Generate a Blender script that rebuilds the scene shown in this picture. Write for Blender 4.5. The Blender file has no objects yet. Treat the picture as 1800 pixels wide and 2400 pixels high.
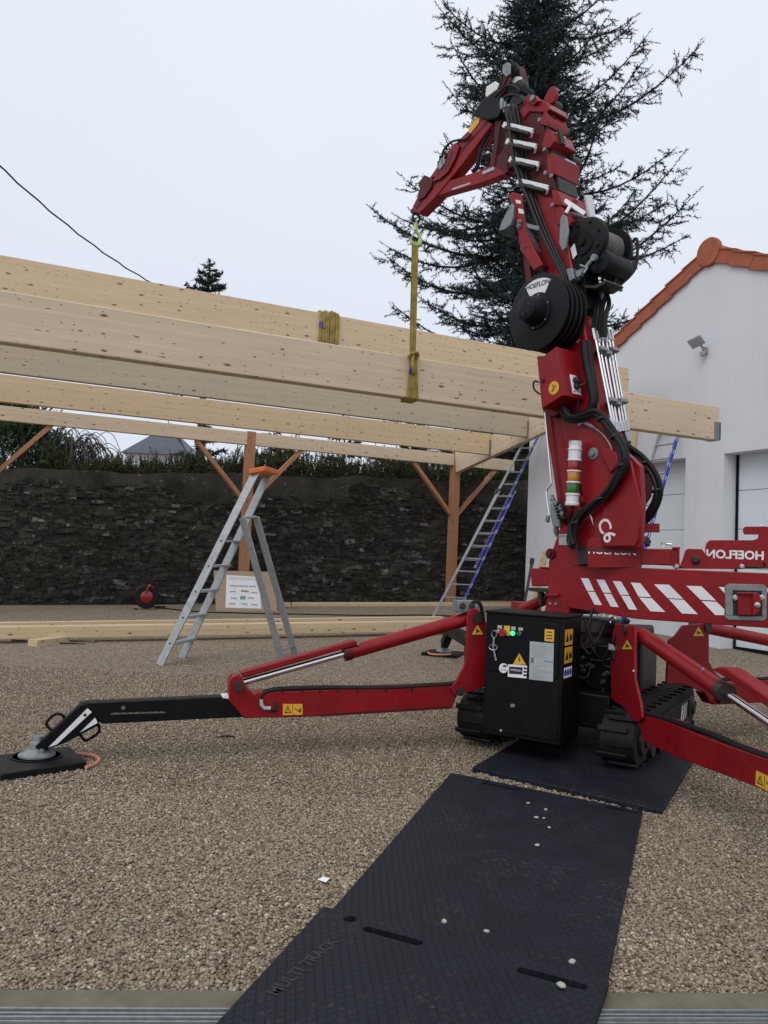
import bpy, bmesh, math, random
import numpy as np
from mathutils import Vector as V, Matrix
C = bpy.context.scene.collection
R = math.radians
rng = np.random.default_rng(7)
random.seed(7)

# ------------------------------------------------------------------ camera
FPX, CAMH, PITCH, ROLL = 1872.0, 1.5, R(3.05), R(2.4)
cr, sr, cp, sp = math.cos(ROLL), math.sin(ROLL), math.cos(PITCH), math.sin(PITCH)
right = V((cr, -sr*sp, sr*cp)); up = V((-sr, -cr*sp, cr*cp)); fwd = V((0, cp, sp))
cam = bpy.data.cameras.new('camera'); co = bpy.data.objects.new('camera', cam); C.objects.link(co)
co.matrix_world = Matrix(((right.x, up.x, -fwd.x, 0), (right.y, up.y, -fwd.y, 0), (right.z, up.z, -fwd.z, CAMH), (0, 0, 0, 1)))
cam.sensor_fit = 'HORIZONTAL'; cam.sensor_width = 36.0; cam.lens = FPX/1800*36
cam.clip_start = 0.05; cam.clip_end = 3000
sc = bpy.context.scene; sc.camera = co
CAM = V((0, 0, CAMH))
# ------------------------------------------------------------------ light
SUN_EL, SUN_AZ = R(48), R(205)          # a high overcast brightness behind and left of the camera
sc.view_settings.view_transform = 'Standard'; sc.view_settings.look = 'None'
sc.view_settings.exposure = 0.0; sc.view_settings.gamma = 1.0
wd = bpy.data.worlds.new('World'); sc.world = wd; wd.use_nodes = True
nt = wd.node_tree; nt.nodes.clear()
wo = nt.nodes.new('ShaderNodeOutputWorld'); bg = nt.nodes.new('ShaderNodeBackground')
sk = nt.nodes.new('ShaderNodeTexSky'); sk.sky_type = 'NISHITA'; sk.sun_disc = False
sk.sun_elevation = SUN_EL; sk.sun_rotation = SUN_AZ; sk.dust_density = 6; sk.air_density = 1.2
mx = nt.nodes.new('ShaderNodeMixRGB'); mx.inputs['Fac'].default_value = 0.9
tc = nt.nodes.new('ShaderNodeTexCoord'); sx = nt.nodes.new('ShaderNodeSeparateXYZ')
rp = nt.nodes.new('ShaderNodeValToRGB')
e = rp.color_ramp.elements
e[0].position = 0.0; e[0].color = (0.80, 0.86, 0.965, 1)
e[1].position = 0.9; e[1].color = (1.05, 1.06, 1.10, 1)
k = e.new(0.3); k.color = (0.83, 0.895, 1.0, 1)
k = e.new(0.55); k.color = (0.90, 0.95, 1.03, 1)
nz = nt.nodes.new('ShaderNodeTexNoise'); nz.inputs['Scale'].default_value = 1.6; nz.inputs['Detail'].default_value = 3
mm = nt.nodes.new('ShaderNodeMath'); mm.operation = 'MULTIPLY_ADD'; mm.inputs[1].default_value = 1.2; mm.inputs[2].default_value = 9.2
ml = nt.nodes.new('ShaderNodeVectorMath'); ml.operation = 'SCALE'
nt.links.new(tc.outputs['Generated'], sx.inputs[0]); nt.links.new(sx.outputs['Z'], rp.inputs[0])
nt.links.new(tc.outputs['Generated'], nz.inputs['Vector']); nt.links.new(nz.outputs['Fac'], mm.inputs[0])
nt.links.new(rp.outputs[0], ml.inputs[0]); nt.links.new(mm.outputs[0], ml.inputs['Scale'])
nt.links.new(sk.outputs[0], mx.inputs['Color1']); nt.links.new(ml.outputs[0], mx.inputs['Color2'])
nt.links.new(mx.outputs[0], bg.inputs[0]); bg.inputs[1].default_value = 0.1
nt.links.new(bg.outputs[0], wo.inputs[0])
sl = bpy.data.lights.new('sun', 'SUN'); sl.energy = 0.9; sl.angle = R(40); sl.color = (1, 0.97, 0.92)
so = bpy.data.objects.new('sun', sl); C.objects.link(so)
sd = V((math.sin(SUN_AZ)*math.cos(SUN_EL), math.cos(SUN_AZ)*math.cos(SUN_EL), math.sin(SUN_EL)))
so.rotation_euler = sd.to_track_quat('Z', 'Y').to_euler()

# ------------------------------------------------------------------ measuring helpers (photo survey -> metres)
def ray(px, py):
    x = (px-900)/FPX; y = -(py-1200)/FPX
    return right*x + up*y + fwd
def on_plane(px, py, o, n):
    d = ray(px, py); return CAM + d*(((V(o)-CAM).dot(V(n)))/d.dot(V(n)))
def at_depth(px, py, Y):
    d = ray(px, py); return CAM + d*(Y/d.y)
def clamp(v, a, b): return max(a, min(b, v))
def gz(x, y): return 0.4*clamp((x+9)/12, 0, 1)*clamp((y-10)/10, 0, 1.2)
def ground(px, py):
    z = 0.0
    for i in range(60):
        p = on_plane(px, py, (0, 0, z), (0, 0, 1)); z = .5*z+.5*gz(p.x, p.y)
    return p
class Plane:
    def __init__(s, o, n): s.o = V(o); s.n = V(n).normalized()
    def at(s, px, py, off=0): return on_plane(px, py, s.o+s.n*off, s.n)
    def ring(s, pxs, off=0): return [s.at(x, y, off) for x, y in pxs]

# ------------------------------------------------------------------ mesh builder
SPLIT = {'door_frame', 'fitting', 'guide_bracket', 'hex_bolt', 'pivot_boss', 'port_plug', 'turret_bolt', 'bracket_bolt', 'rope_sheave', 'sheave_axle', 'pulley', 'hose_end', 'hose_union', 'pipe_clamp', 'clamp_bar', 'cable_tie', 'bolt', 'roller', 'tube_collar', 'socket', 'jib_hose', 'head_hose', 'side_wall', 'window', 'rail_lip', 'foot', 'pipe_union', 'valve_fitting'}
class MB:
    def __init__(s): s.v = []; s.f = []; s.m = []; s.mi = 0
    def add(s, vs, fs):
        b = len(s.v); s.v += [tuple(p) for p in vs]
        for f in fs: s.f.append([i+b for i in f]); s.m.append(s.mi)
        return s
    def mat(s, i): s.mi = i; return s
    def box(s, c, ax, ay, az, hx, hy, hz):
        c = V(c); ax = V(ax).normalized()*hx; ay = V(ay).normalized()*hy; az = V(az).normalized()*hz
        vs = [c+ax*i+ay*j+az*k for i in (-1, 1) for j in (-1, 1) for k in (-1, 1)]
        return s.add(vs, [(0, 1, 3, 2), (4, 6, 7, 5), (0, 4, 5, 1), (2, 3, 7, 6), (0, 2, 6, 4), (1, 5, 7, 3)])
    def abox(s, x0, x1, y0, y1, z0, z1):
        return s.box(((x0+x1)/2, (y0+y1)/2, (z0+z1)/2), (1, 0, 0), (0, 1, 0), (0, 0, 1), (x1-x0)/2, (y1-y0)/2, (z1-z0)/2)
    def prism(s, ring, ext):
        n = len(ring); ext = V(ext); vs = list(ring)+[V(p)+ext for p in ring]
        fs = [tuple(range(n)), tuple(range(2*n-1, n-1, -1))]
        fs += [(i, i+n, (i+1) % n+n, (i+1) % n) for i in range(n)]
        return s.add(vs, fs)
    def bar(s, p0, p1, side, w, h):
        p0 = V(p0); p1 = V(p1); d = (p1-p0); L = d.length; d.normalize()
        sd_ = V(side); sd_ = (sd_-d*sd_.dot(d)).normalized(); n = d.cross(sd_)
        return s.box((p0+p1)/2, d, sd_, n, L/2, w/2, h/2)
    def tube(s, pts, r, n=8, closed=False):
        pts = [V(p) for p in pts]; m = len(pts)
        rs = r if isinstance(r, (list, tuple)) else [r]*m
        t0 = (pts[1]-pts[0]).normalized()
        ref = V((0, 0, 1)) if abs(t0.z) < .9 else V((1, 0, 0))
        nx = t0.cross(ref).normalized(); vs = []
        for i, p in enumerate(pts):
            if closed: t = (pts[(i+1) % m]-pts[i-1]).normalized()
            else: t = (pts[min(i+1, m-1)]-pts[max(i-1, 0)]).normalized()
            nx = (nx-t*nx.dot(t)).normalized(); ny = t.cross(nx)
            for k in range(n):
                a = 2*math.pi*k/n; vs.append(p+(nx*math.cos(a)+ny*math.sin(a))*rs[i])
        fs = []
        for i in range(m if closed else m-1):
            j = (i+1) % m
            for k in range(n): fs.append((i*n+k, i*n+(k+1) % n, j*n+(k+1) % n, j*n+k))
        if not closed: fs += [tuple(range(n-1, -1, -1)), tuple(range((m-1)*n, m*n))]
        return s.add(vs, fs)
    def cyl(s, p0, p1, r0, r1=None, n=20):
        return s.tube([p0, p1], [r0, r0 if r1 is None else r1], n)
    def lathe(s, o, ax, prof, n=28):
        o = V(o); ax = V(ax).normalized(); ref = V((0, 0, 1)) if abs(ax.z) < .9 else V((1, 0, 0))
        nx = ax.cross(ref).normalized(); ny = ax.cross(nx); vs = []; m = len(prof)
        for r, h in prof:
            for k in range(n):
                a = 2*math.pi*k/n; vs.append(o+ax*h+(nx*math.cos(a)+ny*math.sin(a))*r)
        fs = [(i*n+k, i*n+(k+1) % n, (i+1)*n+(k+1) % n, (i+1)*n+k) for i in range(m-1) for k in range(n)]
        fs += [tuple(range(n-1, -1, -1)), tuple(range((m-1)*n, m*n))]
        return s.add(vs, fs)
    def islands(s):
        up_ = list(range(len(s.v)))
        def find(a):
            while up_[a] != a: up_[a] = up_[up_[a]]; a = up_[a]
            return a
        for f in s.f:
            for q in f[1:]: up_[find(q)] = find(f[0])
        groups = {}
        for f, mi in zip(s.f, s.m): groups.setdefault(find(f[0]), []).append((f, mi))
        out = []
        for fs in groups.values():
            ids = sorted({q for f, _ in fs for q in f}); mp = {q: i for i, q in enumerate(ids)}
            b = MB(); b.v = [s.v[q] for q in ids]; b.f = [[mp[q] for q in f] for f, _ in fs]; b.m = [mi for _, mi in fs]; out.append(b)
        return out
    def build(s, name, mats, parent=None, bevel=0, smooth=True, recalc=True):
        if name in SPLIT:
            parts = s.islands()
            if len(parts) > 1: return [b.build(name, mats, parent, bevel, smooth, recalc) for b in parts][0]
        me = bpy.data.meshes.new(name)
        me.from_pydata(s.v, [], s.f)
        for m in (mats if isinstance(mats, (list, tuple)) else [mats]): me.materials.append(m)
        me.polygons.foreach_set('material_index', s.m)
        if recalc:
            bm = bmesh.new(); bm.from_mesh(me); bmesh.ops.recalc_face_normals(bm, faces=bm.faces); bm.to_mesh(me); bm.free()
        o = bpy.data.objects.new(name, me); C.objects.link(o)
        if smooth:
            me.polygons.foreach_set('use_smooth', [True]*len(me.polygons))
            me.set_sharp_from_angle(angle=R(38))
        if bevel:
            b = o.modifiers.new('bevel', 'BEVEL'); b.width = bevel; b.segments = 2; b.limit_method = 'ANGLE'; b.angle_limit = R(40)
            b.harden_normals = False
        hang(o, parent)
        return o
def hang(o, parent):
    if parent is not None:
        o.parent = parent
        o.matrix_parent_inverse = world_of(parent).inverted()
def world_of(o):
    m = o.matrix_basis.copy()
    if o.parent is not None: m = world_of(o.parent) @ o.matrix_parent_inverse @ m
    return m
def tag(o, label=None, cat=None, group=None, kind=None):
    if label: o['label'] = label
    if cat: o['category'] = cat
    if group: o['group'] = group
    if kind: o['kind'] = kind
    return o
def empty(name, loc, label=None, cat=None, group=None):
    o = bpy.data.objects.new(name, None); C.objects.link(o); o.location = loc
    o.empty_display_size = .2
    return tag(o, label, cat, group)
def copy_tree(o, parent=None):
    c = o.copy(); C.objects.link(c)
    if parent is not None: c.parent = parent
    for ch in list(o.children): copy_tree(ch, c)
    return c
def spline(pts, n=8):
    pts = [V(p) for p in pts]; out = []
    for i in range(len(pts)-1):
        p0 = pts[max(i-1, 0)]; p1 = pts[i]; p2 = pts[i+1]; p3 = pts[min(i+2, len(pts)-1)]
        for k in range(n):
            t = k/n
            out.append(.5*((2*p1)+(p2-p0)*t+(2*p0-5*p1+4*p2-p3)*t*t+(3*p1-p0-3*p2+p3)*t**3))
    return out+[pts[-1]]
def lettering(name, s, c, ux, uy, h, mat, parent, depth=.001, mirror=False, clip=None, bold=.015):
    cu = bpy.data.curves.new('lettering', 'FONT'); cu.offset = bold; cu.body = s; cu.align_x = 'CENTER'; cu.align_y = 'CENTER'; cu.size = 1; cu.extrude = 0; cu.resolution_u = 3
    t = bpy.data.objects.new('lettering', cu); C.objects.link(t)
    dg = bpy.context.evaluated_depsgraph_get()
    me = bpy.data.meshes.new_from_object(t.evaluated_get(dg))
    bpy.data.objects.remove(t)
    ux = V(ux).normalized(); uy = V(uy); uy = (uy-ux*uy.dot(ux)).normalized(); c = V(c); nrm = ux.cross(uy)
    k = h/0.7; sgn = -1 if mirror else 1
    if clip is not None:
        bm = bmesh.new(); bm.from_mesh(me); bmesh.ops.bisect_plane(bm, geom=bm.verts[:]+bm.edges[:]+bm.faces[:], plane_co=(0, clip, 0), plane_no=(0, 1, 0), clear_outer=True); bm.to_mesh(me); bm.free()
    for v in me.vertices:
        x, y = v.co.x*k*sgn, v.co.y*k
        v.co = c+ux*x+uy*y+nrm*depth
    me.materials.clear(); me.materials.append(mat)
    o = bpy.data.objects.new(name, me); C.objects.link(o); hang(o, parent)
    return o

# ------------------------------------------------------------------ materials
class NT:
    def __init__(s, name):
        s.m = bpy.data.materials.new(name); s.m.use_nodes = True; s.t = s.m.node_tree; s.b = s.t.nodes['Principled BSDF']
        s.tc = None
    def n(s, typ, **kw):
        o = s.t.nodes.new(typ)
        for k_, v in kw.items():
            if k_ in o.inputs: s.set(o.inputs[k_], v)
            else: setattr(o, k_, v)
        return o
    def set(s, sock, v):
        if hasattr(v, 'is_linked') or isinstance(v, bpy.types.NodeSocket): s.t.links.new(v, sock)
        else: sock.default_value = v
    def coord(s, kind='Object', scale=(1, 1, 1)):
        if s.tc is None: s.tc = s.t.nodes.new('ShaderNodeTexCoord')
        if scale == (1, 1, 1): return s.tc.outputs[kind]
        m = s.n('ShaderNodeMapping'); m.inputs['Scale'].default_value = scale; s.t.links.new(s.tc.outputs[kind], m.inputs['Vector']); return m.outputs[0]
    def noise(s, scale, detail=4, rough=.6, vec=None):
        o = s.n('ShaderNodeTexNoise'); o.inputs['Scale'].default_value = scale; o.inputs['Detail'].default_value = detail; o.inputs['Roughness'].default_value = rough
        s.t.links.new(vec if vec is not None else s.coord(), o.inputs['Vector']); return o.outputs['Fac']
    def ramp(s, fac, stops, interp='LINEAR'):
        o = s.n('ShaderNodeValToRGB'); o.color_ramp.interpolation = interp; el = o.color_ramp.elements
        while len(el) > 1: el.remove(el[-1])
        for i, (p, c) in enumerate(stops):
            c = (c, c, c, 1) if isinstance(c, (int, float)) else (*c, 1)
            if i == 0: el[0].position = p; el[0].color = c
            else: q = el.new(p); q.color = c
        s.t.links.new(fac, o.inputs[0]); return o.outputs[0]
    def mix(s, f, a, b, mode='MIX'):
        o = s.n('ShaderNodeMixRGB'); o.blend_type = mode
        for i, v in zip(('Fac', 'Color1', 'Color2'), (f, a, b)):
            if isinstance(v, tuple): v = (*v, 1) if len(v) == 3 else v
            s.set(o.inputs[i], v)
        return o.outputs[0]
    def math(s, op, a, b=0.0, c=0.0):
        o = s.n('ShaderNodeMath'); o.operation = op
        for i, v in enumerate((a, b, c)): s.set(o.inputs[i], v)
        return o.outputs[0]
    def bump(s, h, strength=.3, dist=.01, normal=None):
        o = s.n('ShaderNodeBump'); o.inputs['Strength'].default_value = strength; o.inputs['Distance'].default_value = dist
        s.t.links.new(h, o.inputs['Height'])
        if normal is not None: s.t.links.new(normal, o.inputs['Normal'])
        s.t.links.new(o.outputs[0], s.b.inputs['Normal']); return o.outputs[0]
    def out(s, **kw):
        for k_, v in kw.items():
            k_ = {'col': 'Base Color', 'rough': 'Roughness', 'metal': 'Metallic', 'coat': 'Coat Weight', 'spec': 'Specular IOR Level', 'emis': 'Emission Color', 'es': 'Emission Strength'}[k_]
            if isinstance(v, tuple) and len(v) == 3: v = (*v, 1)
            s.set(s.b.inputs[k_], v)
        return s.m
def paint(name, col, rough=.4, coat=0.0, metal=0.0, var=.25, scale=6, bump=0.0, spec=.5):
    t = NT(name); f = t.noise(scale, 6, .65)
    c = t.mix(t.ramp(f, [(.3, 0.0), (.75, 1.0)]), tuple(x*(1-var) for x in col), tuple(min(1, x*(1+var*.5)) for x in col))
    r = t.ramp(t.noise(scale*4, 5), [(.3, max(0, rough-.1)), (.7, min(1, rough+.12))])
    if bump: t.bump(t.noise(scale*25, 3), bump, .003)
    return t.out(col=c, rough=r, coat=coat, metal=metal, spec=spec)

M = {}
t = NT('red_paint'); f = t.noise(3.2, 6, .65)
c = t.mix(t.ramp(f, [(.3, 0.0), (.75, 1.0)]), (.19, .004, .008), (.275, .007, .013))
du = t.math('MULTIPLY', t.ramp(t.noise(7, 8, .75), [(.5, 0.0), (.72, 1.0)]), .16)
c = t.mix(du, c, (.17, .06, .045))
ch = t.math('MULTIPLY', t.ramp(t.noise(55, 3, .7), [(.70, 0.0), (.73, 1.0)]), t.ramp(t.noise(2.3, 4), [(.48, 0.0), (.6, .8)]))
c = t.mix(ch, c, (.05, .035, .03))
sc_ = t.math('MULTIPLY', t.ramp(t.noise(1.0, 6, .8, t.coord('Object', (9, 9, 60))), [(.62, 0.0), (.68, 1.0)]), .18); c = t.mix(sc_, c, (.28, .10, .09))
t.bump(t.noise(140, 3), .06, .002)
M['red'] = t.out(col=c, rough=t.ramp(t.noise(9, 6, .7), [(.3, .26), (.7, .46)]), spec=.3)
M['dark_red'] = paint('dark_red_paint', (.085, .006, .009), .5, 0, var=.3, scale=5, spec=.3)  # deeper red for webs, rear plates and boom sections
M['black'] = paint('black_paint', (.0045, .005, .0065), .45, var=.5, scale=5, spec=.18)
M['rubber'] = paint('black_rubber', (.006, .0065, .008), .68, var=.4, scale=14, bump=.25, spec=.3)
M['hose'] = paint('hose_rubber', (.007, .007, .008), .5, var=.3, scale=20, spec=.3)
M['plastic'] = paint('black_plastic', (.006, .0065, .009), .48, var=.4, scale=10, bump=.1, spec=.22)
M['steel'] = paint('bright_steel', (.55, .56, .57), .3, metal=1, var=.3, scale=12)
M['chrome'] = paint('chrome', (.75, .76, .78), .13, metal=1, var=.1, scale=8)
M['galv'] = paint('galvanised_steel', (.25, .275, .285), .5, metal=.5, var=.3, scale=25)
M['alu'] = paint('ladder_aluminium', (.40, .42, .44), .45, metal=.5, var=.25, scale=14)
M['grey'] = paint('grey_paint', (.33, .35, .36), .5, var=.2, scale=8)
M['white'] = paint('white_paint', (.74, .76, .78), .45, var=.1, scale=8)
M['yellow'] = paint('yellow_film', (.72, .40, .03), .45, var=.12, scale=30)
M['ink'] = paint('black_ink', (.015, .015, .015), .5, var=.1)
M['paper'] = paint('paper', (.78, .80, .84), .7, var=.06, scale=4)
M['blue'] = paint('blue_film', (.02, .035, .36), .4, var=.2, scale=30)
M['orange'] = paint('orange_plastic', (.75, .17, .03), .5, var=.2, scale=8)
M['teal'] = paint('teal_print', (.12, .35, .34), .7, var=.1)
M['rope'] = paint('orange_rope', (.62, .26, .18), .7, var=.2, scale=60, bump=.3)
M['lens_red'] = paint('red_lens', (.28, .012, .012), .2, .6, var=.1)
M['lens_amber'] = paint('amber_lens', (.50, .20, .02), .2, .6, var=.1)
M['lens_green'] = paint('green_lens', (.012, .13, .03), .2, .6, var=.1)
M['concrete'] = paint('concrete', (.15, .135, .098), .85, var=.35, scale=9, bump=.5)
M['embossed'] = paint('embossed_rubber', (.012, .0145, .021), .5, var=.2, scale=20)
M['palestone'] = paint('pale_stone', (.42, .39, .33), .8, var=.2, scale=30)
M['label_grey'] = paint('aluminium_label', (.40, .43, .46), .4, var=.12, scale=12)
M['tile'] = paint('terracotta_tile', (.36, .095, .045), .7, var=.28, scale=7, bump=.2)
M['slate'] = paint('slate', (.075, .09, .125), .6, var=.25, scale=3)
M['door'] = paint('door_panel_paint', (.70, .76, .82), .45, var=.04, scale=2)
M['rusty'] = paint('dark_greasy_steel', (.045, .04, .035), .5, metal=.4, var=.4, scale=10)
M['cable'] = paint('steel_rope', (.13, .125, .115), .5, metal=.3, var=.4, scale=40)
t = NT('lit_green_lens'); M['lit_green'] = t.out(col=(.05, .7, .3), emis=(.05, 1, .4), es=.9)
t = NT('woven_yellow_webbing')
wv = t.n('ShaderNodeTexWave', **{'Scale': 90.0, 'Distortion': 1.0}); t.t.links.new(t.coord(), wv.inputs['Vector'])
c = t.mix(t.ramp(t.noise(9, 5), [(.35, 0.0), (.7, 1.0)]), (.27, .185, .035), (.52, .39, .09))
c = t.mix(.25, c, wv.outputs['Color'], 'MULTIPLY'); t.bump(wv.outputs['Fac'], .4, .003); M['strap'] = t.out(col=c, rough=.85)
t = NT('lime_enamel'); M['lime'] = t.out(col=(.45, .62, .22), rough=.4)

def wood(name, light, dark, knotc, lam=.042, knots=.5, kscale=1.0, grey=(.42, .36, .27), greyamt=.35):
    t = NT(name); oi = t.n('ShaderNodeObjectInfo')
    ad = t.n('ShaderNodeVectorMath', operation='MULTIPLY_ADD'); t.t.links.new(oi.outputs['Random'], ad.inputs[0]); ad.inputs[1].default_value = (37, 0, 0)
    t.t.links.new(t.coord(), ad.inputs[2]); vec = ad.outputs[0]
    s = t.n('ShaderNodeSeparateXYZ'); t.t.links.new(vec, s.inputs[0])
    lay = t.math('FLOOR', t.math('DIVIDE', s.outputs['Z'], lam))
    wn = t.n('ShaderNodeTexWhiteNoise', noise_dimensions='1D'); t.t.links.new(t.math('ADD', lay, .37), wn.inputs['W'])
    seg = t.math('FLOOR', t.math('ADD', t.math('DIVIDE', s.outputs['X'], 2.3), t.math('MULTIPLY', wn.outputs['Value'], 7.0)))
    wn2 = t.n('ShaderNodeTexWhiteNoise', noise_dimensions='2D'); cb = t.n('ShaderNodeCombineXYZ'); t.t.links.new(lay, cb.inputs[0]); t.t.links.new(seg, cb.inputs[1])
    t.t.links.new(cb.outputs[0], wn2.inputs['Vector'])
    def mp(sc_):
        m = t.n('ShaderNodeMapping'); m.inputs['Scale'].default_value = sc_; t.t.links.new(vec, m.inputs['Vector']); return m.outputs[0]
    cb3 = t.n('ShaderNodeCombineXYZ'); t.t.links.new(t.math('MULTIPLY', wn2.outputs['Value'], 40), cb3.inputs[0])
    va = t.n('ShaderNodeVectorMath', operation='ADD'); t.t.links.new(mp((1.2, 14, 30)), va.inputs[0]); t.t.links.new(cb3.outputs[0], va.inputs[1])
    g = t.noise(1.0, 7, .7, va.outputs[0])
    c = t.mix(t.ramp(g, [(.3, 0.0), (.72, 1.0)]), dark, light)
    c = t.mix(t.ramp(wn2.outputs['Value'], [(0, .0), (1, .5)]), c, tuple(x*.76 for x in light))
    w_ = t.ramp(t.noise(.55, 4, .6, mp((.6, 1, 2.2))), [(.45, 0.0), (.7, greyamt)])
    c = t.mix(w_, c, grey)
    fr = t.math('FRACT', t.math('DIVIDE', s.outputs['Z'], lam))
    ln = t.ramp(fr, [(0.0, .22), (.05, 0.0), (.95, 0.0), (1.0, .22)])
    c = t.mix(ln, c, tuple(x*.55 for x in dark))
    for kk, (sx_, sz_, th) in enumerate(((3.6*kscale, 10*kscale, .14), (8*kscale, 19*kscale, .12))):
        vo = t.n('ShaderNodeTexVoronoi', **{'Scale': 1.0}); vo.voronoi_dimensions = '2D'
        mv = t.n('ShaderNodeVectorMath', operation='ADD'); sw = t.n('ShaderNodeCombineXYZ')
        t.t.links.new(t.math('MULTIPLY', s.outputs['X'], sx_), sw.inputs[0]); t.t.links.new(t.math('MULTIPLY', t.math('ADD', s.outputs['Z'], t.math('MULTIPLY', s.outputs['Y'], .8)), sz_), sw.inputs[1])
        t.t.links.new(sw.outputs[0], mv.inputs[0]); mv.inputs[1].default_value = (kk*31.7, kk*11.3, 0)
        t.t.links.new(mv.outputs[0], vo.inputs['Vector'])
        sc_ = t.n('ShaderNodeSeparateColor'); t.t.links.new(vo.outputs['Color'], sc_.inputs[0])
        keep = t.math('GREATER_THAN', t.math('MULTIPLY_ADD', wn2.outputs['Value'], .5, t.math('SUBTRACT', sc_.outputs[0], .25)), 1-knots)
        rad = t.math('MULTIPLY_ADD', sc_.outputs[1], th*.75, th*.5)
        kd = t.math('DIVIDE', vo.outputs['Distance'], rad)
        kf = t.math('MULTIPLY', t.ramp(kd, [(.45, 1.0), (.75, .55), (1.0, .16), (1.5, 0.0)]), keep)
        c = t.mix(kf, c, knotc)
    t.bump(g, .15, .002)
    return t.out(col=c, rough=.72, spec=.3)
M['glulam'] = wood('glulam_spruce', (.75, .61, .455), (.625, .485, .335), (.19, .085, .04), .042, .24)
M['glulam_grey'] = wood('weathered_glulam_spruce', (.585, .50, .365), (.485, .41, .29), (.16, .09, .05), .042, .18, grey=(.42, .38, .30), greyamt=.7)
M['glulam_warm'] = wood('warm_glulam_spruce', (.765, .605, .41), (.635, .465, .285), (.22, .105, .045), .042, .28, greyamt=.15)
M['douglas'] = wood('reddish_douglas_fir', (.46, .235, .125), (.34, .15, .075), (.09, .03, .014), .21, .3, greyamt=.1)
M['pine'] = wood('pale_pine', (.66, .53, .345), (.52, .39, .23), (.20, .09, .035), .3, .35, greyamt=.2)
M['ply'] = wood('chipboard', (.44, .33, .23), (.33, .24, .16), (.2, .13, .08), .02, .6, 3)

# stucco
t = NT('white_render'); f = t.noise(.7, 5, .6, t.coord('Object', (1, 1, .35)))
c = t.mix(t.ramp(f, [(.3, 0.0), (.7, 1.0)]), (.61, .622, .665), (.68, .692, .735)); c = t.mix(t.ramp(t.noise(1.0, 6, .65, t.coord('Object', (5, 5, .35))), [(.52, 0.0), (.75, .16)]), c, (.45, .45, .45)); t.bump(t.noise(160, 3), .25, .004); M['stucco'] = t.out(col=c, rough=.9, spec=.2)
# gravel sheet
t = NT('gravel_sheet')
vo = t.n('ShaderNodeTexVoronoi', **{'Scale': 55.0}); t.t.links.new(t.coord(), vo.inputs['Vector'])
s3 = t.n('ShaderNodeSeparateColor'); t.t.links.new(vo.outputs['Color'], s3.inputs[0])
GST = [(0.0, (.09, .068, .047)), (.18, (.185, .142, .097)), (.42, (.28, .223, .155)), (.62, (.335, .275, .195)), (.78, (.235, .20, .155)), (.9, (.415, .355, .268)), (1.0, (.57, .52, .43))]
c = t.ramp(s3.outputs[0], GST)
c = t.mix(t.ramp(vo.outputs['Distance'], [(.35, 0.0), (.75, .5)]), c, (.06, .045, .033))
big = t.ramp(t.noise(.6, 4), [(.35, .0), (.7, .15)]); c = t.mix(big, c, (.16, .135, .11))
t.bump(vo.outputs['Distance'], 1.0, -.012); M['gravel'] = t.out(col=c, rough=.8, spec=.3)
t = NT('pebble'); gi = t.n('ShaderNodeNewGeometry')
c = t.ramp(gi.outputs['Random Per Island'], GST); c = t.mix(t.ramp(t.noise(.9, 4, .6), [(.45, 0.0), (.7, .22)]), c, (.15, .12, .088)); c = t.mix(t.ramp(t.noise(70, 3), [(.4, 0.0), (.7, .3)]), c, (.13, .10, .075)); M['pebble'] = t.out(col=c, rough=.75, spec=.35)
# rubble wall
t = NT('rubble_stone'); gi = t.n('ShaderNodeNewGeometry')
c = t.ramp(gi.outputs['Random Per Island'], [(0, (.027, .026, .023)), (.4, (.048, .045, .040)), (.75, (.080, .075, .066)), (.94, (.12, .116, .105)), (.965, (.19, .19, .18)), (1, (.34, .34, .325))])
f = t.noise(9, 6, .7); c = t.mix(t.ramp(f, [(.40, 0.0), (.62, .75)]), c, (.018, .017, .014))
c = t.mix(t.ramp(t.noise(.9, 5, .65), [(.5, 0.0), (.65, .55)]), c, (.028, .030, .016))
c = t.mix(t.ramp(t.noise(26, 3), [(.66, 0.0), (.72, .35)]), c, (.2, .2, .185))
c = t.mix(t.ramp(t.noise(42, 6, .8), [(.54, 0.0), (.66, .55)]), c, (.11, .105, .095)); c = t.mix(t.ramp(t.noise(2.2, 6, .75, t.coord('Object', (1, 1, 1.8))), [(.60, 0.0), (.64, .5)]), c, (.13, .128, .118)); c = t.mix(t.ramp(t.noise(14, 5, .7), [(.50, 0.0), (.6, .7)]), c, (.009, .009, .007)); t.bump(t.noise(22, 7, .7), 1.0, .045); M['stone'] = t.out(col=c, rough=.95, spec=.15)
t = NT('wall_cap_render'); c = t.mix(t.ramp(t.noise(1.3, 6, .7), [(.35, 0.0), (.65, 1.0)]), (.022, .021, .019), (.066, .061, .052)); c = t.mix(t.ramp(t.noise(5, 5, .6, t.coord('Object', (1, 1, 2.2))), [(.62, 0.0), (.68, .6)]), c, (.20, .20, .185))
c = t.mix(t.ramp(t.noise(7, 5), [(.55, 0.0), (.7, .5)]), c, (.03, .035, .018)); t.bump(t.noise(18, 5), .7, .02); M['wallcap'] = t.out(col=c, rough=.95, spec=.15)
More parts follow.
